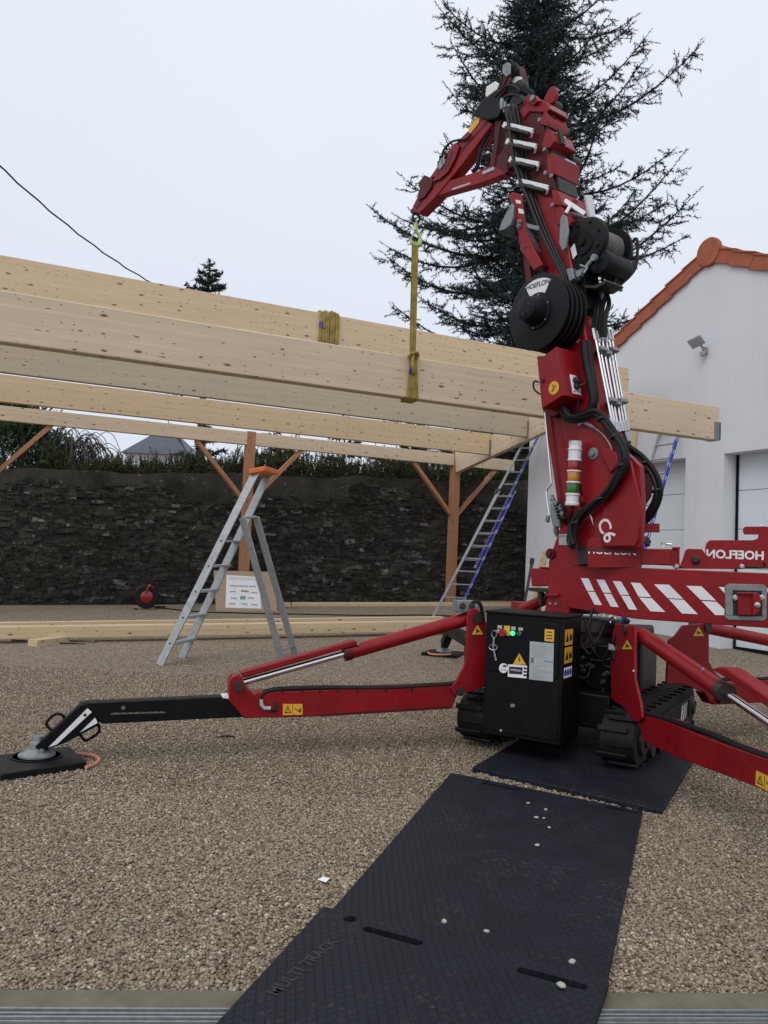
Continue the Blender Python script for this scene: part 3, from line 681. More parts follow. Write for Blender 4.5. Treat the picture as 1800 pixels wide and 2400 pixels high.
for (x, y) in ((.19, .6), (.30, .6), (.40, .6), (.52, .6), (.2, .45), (.38, .48), (.55, .44), (.22, .28), (.50, .30), (.2, .14), (.4, .14), (.56, .13)):
    m = MB(); m.prism([bpt(a_*bw, b_*bh, .0075) for a_, b_ in ((x, y+.05), (x+.01, y+.05), (x+.01, y), (x+.016, y), (x+.016, y+.03), (x+.095, y+.03), (x+.095, y-.01), (x+.101, y-.01), (x+.101, y+.05), (x+.11, y+.05), (x+.11, y+.062), (x, y+.062))], bfn*.001); m.build('sketch', M['grey'], pp)
m = MB(); rect(.40, .49, .52, .53); m.build('colour_print', M['rope'], pp)
m = MB(); rect(.38, .30, .47, .39); m.build('colour_print', M['teal'], pp)

# cable reel and cable
q_ = ground(341, 1428); crl = empty('cable_reel', q_, 'red and black cable reel standing against the stone wall', 'cable reel')
ra = V((.35, -.93, 0)).normalized(); cc = q_+V((0, .0, .28))
m = MB(); m.lathe(cc-ra*.10, ra, [(.24, 0), (.26, .02), (.23, .05), (.23, .16), (.26, .18), (.24, .2)], 28); m.build('coil', M['hose'], crl)
m = MB(); m.lathe(cc+ra*.10, ra, [(.13, 0), (.13, .02), (.05, .05)], 24); m.build('hub', M['lens_red'], crl)
m = MB(); m.tube(spline([cc+ra*.14+V((-.02, 0, .05)), cc+ra*.16+V((0, 0, .16)), cc+ra*.13+V((.06, 0, .25)), cc+ra*.05+V((.14, 0, .17))]), .020, 8); m.build('handle', M['lens_red'], crl)
m = MB()
for sg in (-1, 1): m.tube([cc+V((sg*.2, .0, -.27))+ra*.18, cc+V((sg*.24, 0, -.29))-ra*.15], .015, 6)
m.build('foot', M['black'], crl)
cp_ = [ground(x, y)+V((0, 0, .015)) for x, y in ((352, 1424), (385, 1423), (378, 1427), (365, 1425), (420, 1431), (480, 1436), (560, 1438), (640, 1440), (720, 1441), (800, 1443), (900, 1444), (1000, 1443), (1100, 1448))]
m = MB(); m.tube(spline(cp_, 5), .013, 6); tag(m.build('electric_cable', M['hose']), 'black electric cable running from the reel across the gravel', 'cable')

# ================================================================== LADDERS
def step_ladder():
    f1 = ground(374, 1559); f2 = V((-2.60, 10.68, .01)); t1 = at_depth(600, 1106, 10.45); t2 = at_depth(628, 1112, 10.80)
    h1 = at_depth(568, 1213, 10.40); h2 = at_depth(600, 1212, 10.80); g1_ = ground(661, 1548); g2_ = ground(692, 1536)
    rt = empty('step_ladder', (f1+f2+g1_+g2_)/4, 'grey aluminium step ladder with orange top standing on the gravel', 'step ladder')
    side = (f2-f1).normalized()
    for a, b in ((f1, t1), (f2, t2)):
        m = MB(); m.bar(a, b+(b-a)*.01, side, .030, .10); m.build('rail', M['alu'], rt, bevel=.003)
    for a, b in ((h1, g1_), (h2, g2_)):
        m = MB(); m.bar(a, b, side, .028, .09); m.build('support_leg', M['alu'], rt, bevel=.003)
    for k_ in range(5):
        fz = .108+.131*k_
        a = f1.lerp(t1, fz); b = f2.lerp(t2, fz); dx = V((1, .15, 0)).normalized()
        m = MB(); m.box((a+b)/2+dx*.02, b-a, dx, (0, 0, 1), (b-a).length/2, .06, .014); m.build('tread', M['alu'], rt, bevel=.003)
    for q_ in (.93,):
        a = h1.lerp(g1_, q_); b = h2.lerp(g2_, q_); m = MB(); m.tube([a, b], .014, 8); m.build('spreader', M['alu'], rt)
    m = MB(); m.tube([h1, h2], .018, 8); m.build('hinge', M['steel'], rt)
    c_ = (t1+t2)/2; m = MB(); m.box(c_+V((.02, 0, .02)), side, V((1, .1, .25)), (0, 0, 1), (t2-t1).length/2+.06, .11, .035); m.build('top_cap', M['orange'], rt, bevel=.012)
    m = MB(); 
    for a, b in ((f1, t1), (f2, t2)):
        for k_ in range(5): q_ = a.lerp(b, .108+.131*k_)-side*.018; m.cyl(q_-side*.004, q_+side*.002, .012, n=8)
    m.build('rivet', M['rusty'], rt)
step_ladder()
def ext_ladder(L0_, L1_, R0_, R1_, label, n_, split=.6, toward=V((-.3, -.9, .3))):
    rt = empty('extension_ladder', (L0_+R0_)/2, label, 'ladder', 'aluminium extension ladders')
    side = (R0_-L0_).normalized()
    def sect(a0, a1, b0, b1, n2, film):
        for a, b, f in ((a0, a1, 0), (b0, b1, film)):
            m = MB(); m.bar(a, b, side, .026, .075); m.build('rail', M['alu'], rt, bevel=.002)
            if f:
                nrm = (b-a).cross(side).normalized(); nrm = nrm if nrm.dot(toward) > 0 else -nrm
                m = MB(); m.bar(a.lerp(b, .02)+side*.0145, a.lerp(b, .985)+side*.0145, side, .002, .060)
                m.bar(a.lerp(b, .02)-side*.0145, a.lerp(b, .985)-side*.0145, side, .002, .060)
                m.bar(a.lerp(b, .02)+nrm*.0385, a.lerp(b, .985)+nrm*.0385, side, .022, .002); m.mat(1)
                for k_ in range(int((b-a).length/.33)):
                    q_ = a.lerp(b, .03+.94*k_/max(1, int((b-a).length/.33))); dd = (b-a).normalized()
                    m.box(q_-side*.0165+dd*.05, dd, nrm, side, .05, .007, .001); m.box(q_+side*.0165+dd*.05, dd, nrm, side, .05, .007, .001); m.box(q_+nrm*.0405+dd*.05, dd, side, nrm, .05, .004, .001)
                m.build('film', [M['blue'], M['white']], rt)
        for k_ in range(n2):
            f = (k_+.6)/n2; a = a0.lerp(a1, f); b = b0.lerp(b1, f); m = MB(); m.bar(a, b, (a1-a0).cross(side), .032, .030); m.build('rung', M['alu'], rt, bevel=.003)
    nrm = (L1_-L0_).cross(side).normalized(); nrm = nrm if nrm.dot(toward) > 0 else -nrm
    sect(L0_, L0_.lerp(L1_, split), R0_, R0_.lerp(R1_, split), int(n_*split), 1)
    i_ = side*.05; bk = -nrm*.085
    s0 = max(0, split-.38)
    sect(L0_.lerp(L1_, s0)+i_+bk, L1_+i_*.2+bk, R0_.lerp(R1_, s0)-i_+bk, R1_-i_*.2+bk, int(n_*(1-s0)), 1)
    m = MB()
    for a, b, sg in ((L0_, L1_, 1), (R0_, R1_, -1)): m.box(a.lerp(b, split)-nrm*.05, side, b-a, nrm, .035, .06, .07)
    m.build('guide_bracket', M['rusty'], rt, bevel=.004)
    return rt
ext_ladder(ground(1013, 1449), at_depth(1258, 983, 17.9), at_depth(1066, 1452, 16.9), at_depth(1286, 983, 18.15), 'aluminium ladder with blue strips leaning by the stone wall corner', 17, .62)
rT = on_plane(1597, 985, ho, hn)+hn*.06; lT = rT+he*.5; fR = ground(1432, 1541); fL = fR+he*.5+V((0, 0, .02))
ext_ladder(fL, lT, fR, rT, 'aluminium ladder with blue strips leaning on the garage wall', 15, .45)
# sticks leaning at the garage corner
q0 = ground(1238, 1448); tag(timber('plank', q0+V((.05, 0, 0)), at_depth(1277, 1293, q0.y+.35), .05, .16, M['pine'], None, us), 'rough pale plank leaning on the garage corner behind the crane', 'plank')
q0 = at_depth(1228, 1435, 11.5); m = MB(); m.tube([ground(1220, 1462), at_depth(1247, 1318, ground(1220, 1462).y+.25)], .03, 8); m.tube([at_depth(1246, 1322, ground(1220, 1462).y+.25), at_depth(1248, 1308, ground(1220, 1462).y+.25)], .045, 8)
tag(m.build('steel_prop', M['rusty']), 'dark slim steel prop leaning beside the pale plank', 'prop')
qa = at_depth(1480, 1010, 14.9); qb = at_depth(1496, 1008, 15.0)
tag(timber('stud', ground(1440, 1480), at_depth(1490, 1000, 14.9), .12, .06, M['pine'], None, us), 'pale upright stud standing against the garage behind the ladder', 'stud')

# overhead cable
m = MB(); a = at_depth(-220, 170, 16); b = at_depth(358, 664, 27); pts = [a.lerp(b, -f)+V((0, 0, .9*f*f)) for f in (1.6, 1.2, .8, .4)]
for i in range(25):
    f = i/24; p = a.lerp(b, f); p.z -= .9*4*f*(1-f)*.45; p += V((0, 0, .02*math.sin(i*2.1))); pts.append(p)
pts.append(at_depth(392, 860, 38)); pts.append(at_depth(395, 1004, 51)); m.tube(pts, .022, 6); tag(m.build('overhead_cable', M['hose']), 'thin black overhead cable slanting across the grey sky', 'cable')

# ================================================================== VEGETATION
class Sprays:
    """many short needle-like triangles gathered along twigs"""
    def __init__(s): s.v = []; s.n = 0
    def twig(s, p0, p1, sag, ln, wd, step, spread=.9):
        p0 = np.array(p0); p1 = np.array(p1); L = np.linalg.norm(p1-p0); k_ = max(2, int(L/step))
        f = (np.arange(k_)+rng.uniform(0, 1, k_))/k_
        P = p0+(p1-p0)*f[:, None]; P[:, 2] -= sag*4*f*(1-f)
        d = (p1-p0)/max(L, 1e-6)
        dirs = d*.55+rng.normal(0, spread, (k_, 3))*.6; dirs /= np.linalg.norm(dirs, axis=1)[:, None]
        sd_ = np.cross(dirs, rng.normal(0, 1, (k_, 3))); sd_ /= np.linalg.norm(sd_, axis=1)[:, None]+1e-9
        l = ln*rng.uniform(.6, 1.3, k_)[:, None]; w_ = wd*rng.uniform(.7, 1.3, k_)[:, None]
        s.v.append(np.stack([P-sd_*w_, P+sd_*w_, P+dirs*l], 1).reshape(-1, 3))
    def mesh(s, name, mat, parent):
        v = np.concatenate(s.v); f = np.arange(len(v)).reshape(-1, 3); return mesh_np(name, v, f, mat, parent)
def cedar(base, H_, label):
    rt = empty('cedar_tree', base, label, 'tree'); S = Sprays(); wood_ = MB(); B = np.array(base)
    lean = np.array([-.02, 0, 1.0])
    wood_.tube([V(base)+V((-.02*z, 0, z)) for z in (0, 4, 9, 14, 18, 21, H_)], [.55, .45, .36, .27, .18, .12, .03], 10)
    z = 4.2; az = 0.0
    while z < H_-.4:
        u_ = z/H_
        Lm = 5.6 if z < 12.5 else 5.2 if z < 14.5 else 5.2-(z-14.5)*(4.2/(H_-14.5))
        az += 2.4+rng.normal(0, .35)
        L = Lm*rng.choice([.40, .58, .78, .98, 1.12])*rng.uniform(.82, 1.08)
        d = np.array([math.cos(az), math.sin(az), 0]); p = B+lean*z
        rise = (rng.uniform(-.20, .12) if rng.uniform() < .8 else rng.uniform(.12, .34)) if z > 10 else rng.uniform(-.22, .10)
        k_ = 9; pts = []; bend = rng.normal(0, .12); pd = np.array([-d[1], d[0], 0])
        for i in range(k_+1):
            f = i/k_; pts.append(p+d*L*f+pd*bend*L*f*f+np.array([0, 0, L*(rise*f+.13*f*f*f-.10*math.sin(f*3.1))]))
        wood_.tube([V(q) for q in pts], [.06*(1-.9*i/k_)*L/5+.008 for i in range(k_+1)], 5)
        df = rng.choice([.6, .85, 1.05, 1.2]) if z > 11 else rng.choice([.7, .9, 1.1]); wisp = rng.uniform() < .14
        ns = int(L/.115*df)
        for j in range(ns):
            f = .08+.92*(j+rng.uniform(0, 1))/ns
            if rng.uniform() < .18: continue
            i0 = min(int(f*k_), k_-1); q = pts[i0]+(pts[i0+1]-pts[i0])*(f*k_-i0)
            sgn = 1 if j % 2 else -1
            l2 = (1.15-.72*f)*rng.uniform(.35, 1.0)*min(1, L/4)
            dd = d*rng.uniform(.2, 1.0)+pd*sgn*rng.uniform(.4, 1.1)+np.array([0, 0, rng.normal(-.03, .17)]); dd /= np.linalg.norm(dd)
            e_ = q+dd*l2
            mid = q+(e_-q)*.6+np.array([0, 0, -.07*l2]); e_ = e_+np.array([0, 0, .10*l2])
            S.twig(q, mid, 0, .125, .019, .016); S.twig(mid, e_, 0, .115, .017, .016)
            for t_ in range(int(l2/.10)):
                ff = rng.uniform(.15, 1); q2 = q+(e_-q)*ff; d3 = dd*rng.uniform(.2, .8)+rng.normal(0, .5, 3)*np.array([1, 1, .6])+np.array([0, 0, .06]); d3 /= np.linalg.norm(d3)
                S.twig(q2, q2+d3*rng.uniform(.14, .5), 0, .10, .0145, .018)
        for i in range(k_): S.twig(pts[i], pts[i+1], 0, .13, .019, .022)
        tip = pts[-1]; S.twig(tip, tip+(pts[-1]-pts[-2])*rng.uniform(.3, .9)+np.array([0, 0, .05]), 0, .09, .015, .018, .55)
        z += (.085 if z < 13.5 else .12 if z < 16 else .14)+.05*rng.uniform()
    for i in range(4200):
        z = rng.uniform(4, H_-.3); a = rng.uniform(0, 6.28); r_ = rng.uniform(.1, 1.7)*min(1, (H_-z)/7); p = B+lean*z+np.array([math.cos(a)*r_, math.sin(a)*r_, 0])
        d = np.array([math.cos(a), math.sin(a), rng.normal(0, .35)]); S.twig(p, p+d*rng.uniform(.25, .8), .04, .12, .018, .016)
    wood_.build('trunk', M['ink_bark'], rt)
    S.mesh('crown', M['cedar'], rt); return rt
cb = at_depth(1262, 700, 27.0); cedar((cb.x, cb.y, .4), 23.5, 'tall blue grey cedar with spiky open branches rising behind the crane')

def spruce(base, H_, rad, label, name='spruce_tree', mat='spruce', dens=1.0, group=None, z0=.12):
    rt = empty(name, base, label, 'tree', group); S = Sprays(); w_ = MB(); B = np.array(base)
    w_.tube([V(base)+V((0, 0, z)) for z in (0, H_*.5, H_)], [.12*H_/6, .07*H_/6, .01], 7); w_.build('trunk', M['bark'], rt)
    z = H_*z0; az = 0
    while z < H_*.99:
        az += 2.4; L = rad*(1-z/H_)**.85*rng.uniform(.75, 1.12)+.08
        d = np.array([math.cos(az), math.sin(az), -.12+.5*(z/H_)**3]); p = B+np.array([0, 0, z]); e_ = p+d*L
        S.twig(p, e_, .1*L, .24, .05, .02/dens); pd = np.array([-d[1], d[0], 0])
        for j in range(int(L/.10)):
            f = .1+.9*rng.uniform(); q = p+(e_-p)*f; dd = d*.6+pd*(1 if j % 2 else -1)*.8+np.array([0, 0, rng.normal(0, .15)])
            S.twig(q, q+dd*L*.42*(1.2-f), .02, .22, .045, .022/dens)
        z += .09/dens
    S.mesh('crown', M[mat], rt); return rt
sb = at_depth(488, 705, 44); spruce((sb.x, sb.y, 0), at_depth(488, 606, 44).z, 7.2, 'small pointed spruce tip showing above the farthest beam', dens=.8, z0=.6)

def along_wall(px, back): q = on_plane(px, 1110, V((wl.x, wl.y, 0))-wn_*back, wn_); return q
# shrub, bare bush, hedge behind the wall
def bush(px, back, H_, rad, label, mat, name='conifer_shrub', n_=900, cat='shrub'):
    q = along_wall(px, back); rt = empty(name, (q.x, q.y, .5), label, cat); S = Sprays(); w_ = MB()
    for i in range(7):
        a = rng.uniform(0, 6.28); w_.tube([V((q.x, q.y, .5)), V((q.x+math.cos(a)*rad*.5, q.y+math.sin(a)*rad*.5, .5+H_*.7))], [.05, .015], 5)
    w_.build('stem', M['bark'], rt)
    for i in range(n_):
        a = rng.uniform(0, 6.28); el = rng.uniform(-.2, 1.5); r_ = rad*rng.uniform(.5, 1.0)*(1+.18*math.sin(a*3)+.12*math.sin(el*5))
        p = np.array([q.x+math.cos(a)*math.cos(el)*r_, q.y+math.sin(a)*math.cos(el)*r_, .5+H_*.5+math.sin(el)*H_*.5*rng.uniform(.6, 1)])
        d = np.array([math.cos(a)*.5, math.sin(a)*.5, .8])+rng.normal(0, .3, 3); S.twig(p, p+d*.45, 0, .12, .022, .03)
    S.mesh('foliage', M[mat], rt); return rt
bush(20, 1.6, 4.35, 1.35, 'dense green conifer shrub at the left end of the wall', 'shrub', n_=1500)
q = along_wall(150, 2.0); rt = empty('weeping_bush', (q.x, q.y, .5), 'bare weeping bush with drooping twigs behind the wall', 'bush'); m = MB()
m.tube([V((q.x, q.y, .4)), V((q.x-.1, q.y, 2.6)), V((q.x, q.y, 3.9))], [.10, .08, .05], 7); m.build('trunk', M['twig'], rt); m = MB()
for i in range(430):
    a = random.uniform(0, 6.28); r_ = random.uniform(.1, 1.25); h_ = random.uniform(3.3, 4.35)
    p0 = V((q.x+math.cos(a)*r_*.5+random.gauss(0, .15), q.y+math.sin(a)*r_*.5, h_-random.uniform(.1, .5))); L = random.uniform(.25, .6); a2 = a+random.gauss(0, .7); o_ = V((math.cos(a2), math.sin(a2), 0))
    p1 = p0+o_*L*.5+V((0, 0, L*.45)); p2 = p0+o_*L+V((0, 0, L*.2)); p3 = p2+o_*L*.4+V((random.gauss(0, .06), 0, -random.uniform(.2, .8)))
    m.tube(spline([p0, p1, p2, p3], 3), [.010]*9+[.005], 3)
for i in range(26):
    a = random.uniform(0, 6.28); r_ = random.uniform(.3, .9); m.tube(spline([V((q.x, q.y, 2.4)), V((q.x+math.cos(a)*r_*.5, q.y+math.sin(a)*r_*.5, 3.4)), V((q.x+math.cos(a)*r_, q.y+math.sin(a)*r_, 4.0)), V((q.x+math.cos(a)*r_*1.35, q.y+math.sin(a)*r_*1.35, 3.8))], 4), [.03]*6+[.018]*6+[.008], 4)
m.build('branches', M['twig'], rt)
hr = along_wall(700, 1.1); rt = empty('hedge', (hr.x, hr.y, .3), 'dark green wispy hedge growing along the top of the stone wall', 'hedge'); S = Sprays(); w_ = MB()
for i in range(5200):
    px = rng.uniform(95, 1330); q = along_wall(px, rng.uniform(.55, 1.9)); s_ = (q-V((wl.x, wl.y, 0))).dot(wd_)
    tall = 3.55+.14*s_/LW+.14*math.sin(px*.021)+.10*math.sin(px*.057+1)+.34*math.exp(-((px-270)/35)**2)-.12*math.exp(-((px-370)/60)**2)+.55*clamp((px-330)/280, 0, 1)
    zb_ = wtop(max(0, s_))-.5; top = tall*rng.uniform(.93, 1.06) if rng.uniform() < .1 else tall*rng.uniform(.88, .99)
    z0 = rng.uniform(zb_, top-.3); a = np.array([q.x, q.y, z0]); b = a+np.array([rng.normal(0, .09), rng.normal(0, .09), rng.uniform(.3, .75)])
    b[2] = min(b[2], top+rng.uniform(0, .18)); S.twig(a, b, 0, .075, .009, .011, .85)
S.mesh('foliage', M['hedge'], rt)
for i in range(40):
    q = along_wall(110+i*30, 1.2); w_.tube([V((q.x, q.y, 0)), V((q.x, q.y, 3.0))], .03, 5)
w_.build('stem', M['bark'], rt)
# dark conifers that close the view over the hedge
for i, (px, Y, top, rad, lab) in enumerate(((470, 31, 986, 2.6, 'dark conifer behind the slate roofed house and the hedge'), (640, 30, 1000, 2.6, 'low dark conifer behind the hedge left of the middle post'), (800, 30, 990, 2.5, 'broad dark conifer beyond the hedge between the two posts'), (960, 31, 960, 2.6, 'dark conifer seen over the hedge left of the right post'), (1120, 31, 900, 2.8, 'dark conifer seen over the hedge beside the garage corner'))):
    b_ = at_depth(px, 1200, Y); spruce((b_.x, b_.y, .3), at_depth(px, top, Y).z, rad, lab, 'conifer', 'hedge' if i % 2 else 'cedar', .55, 'conifers behind the hedge')
# far house with slate roof
hb_ = at_depth(395, 1100, 48); fh = empty('house', (hb_.x, hb_.y, 0), 'far house with blue slate roof seen between hedge and beam', 'house')
zE_ = at_depth(395, 1066, 48).z; zR_ = at_depth(395, 1002, 48).z; x0, x1 = at_depth(285, 1066, 48).x, at_depth(430, 1066, 48).x
m = MB(); m.abox(x0+.3, x1, hb_.y, hb_.y+7, 0, zE_); m.build('wall', M['stucco'], fh)
m = MB(); m.add([(x0, hb_.y-.3, zE_), (x1+.4, hb_.y-.3, zE_), (x1-2.2, hb_.y+3.5, zR_+.8), (x0+2.0, hb_.y+3.5, zR_+.8), (x0, hb_.y+7.3, zE_), (x1+.4, hb_.y+7.3, zE_)], [(0, 1, 2, 3), (3, 2, 5, 4), (0, 3, 4), (1, 5, 2), (0, 4, 5, 1)]); rf = m.build('roof', M['slate'], fh, smooth=False)
m = MB(); m.abox(x0+1.4, x0+2.4, hb_.y-.04, hb_.y+.02, 1.2, 2.4); m.abox(x0+4, x0+5, hb_.y-.04, hb_.y+.02, 1.2, 2.4); m.build('window', M['slate'], fh)

# ================================================================== CRANE
T = V((1.68, 6.76, 0)); aa = V((-.6, .8, 0)); ww = V((.8, .6, 0))
BL = Plane(T, ww)                                        # boom plane: faces the camera's left side when offset is negative
crane = empty('crawler_crane', V((1.745, 6.98, .04)), 'red crawler crane with folded jib, standing on black mats with outriggers spread', 'crane')
cb_ = V((.53, .848, 0)); crr = V((.848, -.53, 0)); cc0 = V((1.794, 6.948, 0))
def cpt(r_, b_, z): return cc0+crr*r_+cb_*b_+V((0, 0, z))
def S(px, py, off): return BL.at(px, py, off)
def sp(name, pxs, off, th, mat, parent=crane, bevel=.004, mb=None):
    m = mb or MB(); m.prism(BL.ring(pxs, off), BL.n*th)
    return m.build(name, mat, parent, bevel=bevel) if mb is None else m
ZT = .04
# ---- tracks
def track(r0, r1):
    prof = []; hh = .175; fb, bb_ = -1.05, 1.12
    for a in range(-90, 91, 15): prof.append((bb_-hh+hh*math.cos(R(a)), .018+hh+hh*math.sin(R(a))))
    for a in range(90, 271, 15): prof.append((fb+hh+hh*math.cos(R(a)), .018+hh+hh*math.sin(R(a))))
    rm = (r0+r1)/2; w_ = abs(r1-r0)/2
    m = MB(); m.prism([cpt(r0, b_, ZT+z-.0) for b_, z in prof], crr*(r1-r0)); bt = m.build('track', M['rubber'], crane, bevel=.01)
    m = MB(); n_ = len(prof); per = []; 
    for i in range(n_):
        a = V((prof[i][0], prof[i][1])); b = V((prof[(i+1) % n_][0], prof[(i+1) % n_][1])); k_ = max(1, int((b-a).length/.045))
        for j in range(k_): per.append((a.lerp(b, j/k_), (b-a).normalized()))
    for i, (p, d) in enumerate(per):
        nrm = V((d.y, -d.x)); c_ = cpt(rm, p.x, ZT+p.y)+cb_*nrm.x*.012+V((0, 0, nrm.y*.012)); dv = cb_*d.x+V((0, 0, d.y)); nv = cb_*nrm.x+V((0, 0, nrm.y))
        if i % 2 == 0: m.box(c_+crr*(.03 if i % 4 else -.03), crr, dv, nv, w_*.86, .020, .010)
    m.build('lug', M['rubber'], bt, bevel=.004)
    sgn = 1 if r1 > 0 else -1; ro = (r1 if sgn > 0 else r0)+sgn*.004
    m = MB(); m.prism([cpt(ro, b_, ZT+z) for b_, z in ((-.74, .08), (.78, .08), (.90, .19), (.78, .29), (-.74, .29), (-.86, .19))], crr*sgn*.012); fr = m.build('track_frame', M['black'], bt, bevel=.004)
    m = MB()
    for i in range(6): m.lathe(cpt(ro, -.60+i*.25, ZT+.09), crr*sgn, [(.065, 0), (.065, .03), (.03, .035)], 16)
    for b_ in (-.82, .86): m.lathe(cpt(ro, b_, ZT+.19), crr*sgn, [(.11, 0), (.11, .02), (.05, .03), (.05, .045)], 20)
    m.build('roller', M['rusty'], bt)
    m = MB()
    for i in range(3): 
        b_ = .42+i*.085; m.prism([cpt(ro+sgn*.0135, b_, ZT+.13), cpt(ro+sgn*.0135, b_+.045, ZT+.13), cpt(ro+sgn*.0135, b_+.09, ZT+.27), cpt(ro+sgn*.0135, b_+.045, ZT+.27)], crr*sgn*.001)
    m.build('stripe', M['white'], fr)
track(.44, .69); track(-.70, -.44)
# ---- chassis
m = MB()
def cbox(m, r0, r1, b0, b1, z0, z1): return m.box(cpt((r0+r1)/2, (b0+b1)/2, (z0+z1)/2), crr, cb_, (0, 0, 1), (r1-r0)/2, (b1-b0)/2, (z1-z0)/2)
cbox(m, -.42, .42, -.72, .75, .24, .50); cbox(m, -.30, .34, -.5, .62, .50, .86); cbox(m, .10, .40, -.35, .30, .50, .80); cbox(m, -.46, -.30, -.3, .3, .5, .78)
m.build('chassis', M['black'], crane, bevel=.012)
m = MB(); cbox(m, .12, .44, .15, .68, .42, .86); m.build('engine_cover', M['rusty'], crane, bevel=.02)
m = MB(); m.lathe(T+V((0, 0, .84)), (0, 0, 1), [(.33, 0), (.33, .06), (.30, .06), (.30, .11), (.34, .11), (.34, .2)], 32); m.build('slew_ring', M['rusty'], crane)
m = MB(); random.seed(3)
for i in range(16):
    p = cpt(random.uniform(.02, .36), -.52-random.uniform(0, .05), random.uniform(.42, .88)); q_ = p+V((random.gauss(0, .16), random.gauss(0, .05), random.gauss(0, .14))); m.tube(spline([p, (p+q_)/2+V((0, -.06, -.07)), q_], 5), .012, 6)
m.build('hose_loops', M['hose'], crane)
m = MB()
for i in range(10): p = cpt(random.uniform(.0, .36), -.53, random.uniform(.40, .88)); m.lathe(p, -cb_, [(.02, 0), (.02, .05), (.012, .055), (.012, .09)], 10)
m.build('fitting', M['rusty'], crane)
# ---- control cabinet
KP = Plane((1.05, 5.98, 0), cb_)
def K(px, py, off=0): return KP.at(px, py, off)
k0 = K(1140, 1437); k1 = K(1322, 1449); k2 = K(1318, 1748); k3 = K(1138, 1735)
zt_, zb_ = (k0.z+k1.z)/2, .185; kl = V((k0.x, k0.y, 0)); kr = V((k1.x, k1.y, 0)); kd = (kr-kl).normalized(); KW = (kr-kl).length
def kp(x, z, e_=0.0): return kl+kd*x+V((0, 0, z))-cb_*e_
m = MB(); m.prism([kp(0, zb_), kp(KW, zb_), kp(KW, zt_), kp(0, zt_)], cb_*.40); cab = m.build('control_cabinet', M['black'], crane, bevel=.006)
m = MB(); m.prism([kp(.03, .66, .0), kp(KW-.03, .66, .0), kp(KW-.03, zt_-.04, .0), kp(.03, zt_-.04, .0)], -cb_*.012); m.build('panel', M['black'], cab, bevel=.004)
m = MB(); m.prism([kp(-.01, zt_+.0, .01), kp(KW+.01, zt_+.0, .01), kp(KW+.01, zt_+.02, .01), kp(-.01, zt_+.02, .01)], cb_*.42); m.build('lid', M['plastic'], cab, bevel=.006)
m = MB(); m.prism([kp(.02, .215, .0), kp(KW-.02, .215, .0), kp(KW-.02, .64, .0), kp(.02, .64, .0)], -cb_*.008); m.build('lower_cover', M['black'], cab, bevel=.004)
def kxz(px, py): q_ = K(px, py, -.014); return (V((q_.x, q_.y, 0))-kl).dot(kd), q_.z
def ksheet(name, pxs, mat, e_=.0125, th=.0015, parent=cab):
    m = MB(); m.prism([kp(*kxz(x, y), e_) for x, y in pxs], -cb_*th); return m.build(name, mat, parent)
lp = ksheet('data_plate', [(1242, 1503), (1298, 1508), (1296, 1598), (1240, 1592)], M['label_grey'])
m = MB()
for i in range(22):
    y = 1510+i*3.8; 
    if 9 <= i <= 12: continue
    x0_ = 1247 if i % 3 else 1244; x1_ = random.uniform(1262, 1292)
    m.prism([kp(*kxz(a, b), .0142) for a, b in ((x0_, y), (x1_, y+.3), (x1_, y+1.7), (x0_, y+1.4))], -cb_*.0004)
m.build('print', M['grey'], lp)
m = MB()
for i in range(3): m.prism([kp(*kxz(a, b), .0142) for a, b in ((1244, 1542+i*4), (1251, 1542.5+i*4), (1251, 1545.5+i*4), (1244, 1545+i*4))], -cb_*.0005)
m.build('logo', M['lens_green'], lp)
def lab_text(s, px, py, h, mat, parent, e_=.0148): 
    return lettering('lettering', s, kp(*kxz(px, py), e_), kd, (0, 0, 1), h, mat, parent, 0)
lab_text('HOEFLON', 1286, 1551, .010, M['blue'], lp)
def tri_sticker(f, px, py, s_, parent, mark='bolt'):
    """f maps pixel offsets to points; black-edged yellow warning triangle"""
    a = [(px, py-s_), (px+s_*1.02, py+s_*.78), (px-s_*1.02, py+s_*.78)]
    m = MB(); m.prism([f(x, y, 0) for x, y in a], f.n*.0012); o = m.build('warning_sticker', M['ink'], parent)
    m = MB(); m.prism([f(px+(x-px)*.83, py+(y-py)*.83, 1) for x, y in a], f.n*.0006); y_ = m.build('yellow_field', M['yellow'], o)
    m = MB()
    if mark == 'bolt': pts = [(.06, -.55), (-.22, .12), (.0, .10), (-.08, .55), (.24, -.05), (.02, -.02), (.16, -.5)]
    elif mark == 'hand': pts = [(-.35, -.05), (-.1, -.3), (.05, -.05), (.35, .1), (.45, .35), (.1, .3), (.0, .5), (-.35, .45), (-.15, .2)]
    else: pts = [(-.07, -.45), (.07, -.45), (.04, .5), (-.04, .5)]
    m.prism([f(px+x*s_*.8, py+y*s_*.8, 2) for x, y in pts], f.n*.0004); m.build('symbol', M['ink'], y_)
    return o
class KF:
    n = -cb_
    def __call__(s, x, y, l): return kp(*kxz(x, y), .0125+.0013*l)
kf = KF()
tri_sticker(kf, 1217, 1546, 18, cab, 'bolt')
m = MB(); m.prism([kp(*(kxz(1180+10.5*math.cos(R(i*18)), 1566+11.5*math.sin(R(i*18)))), .0128) for i in range(20)], -cb_*.001); rs_ = m.build('round_sticker', M['paper'], cab)
m = MB(); m.prism([kp(*(kxz(1183+5*math.cos(R(i*30)), 1561+3*math.sin(R(i*30)))), .0142) for i in range(12)], -cb_*.0004); m.build('leaf_mark', M['lens_green'], rs_)
lab_text('CE VGS', 1180, 1570, .010, M['ink'], rs_, .0145)
hs = ksheet('maker_sticker', [(1191, 1557), (1235, 1560), (1234, 1590), (1190, 1586)], M['paper'])
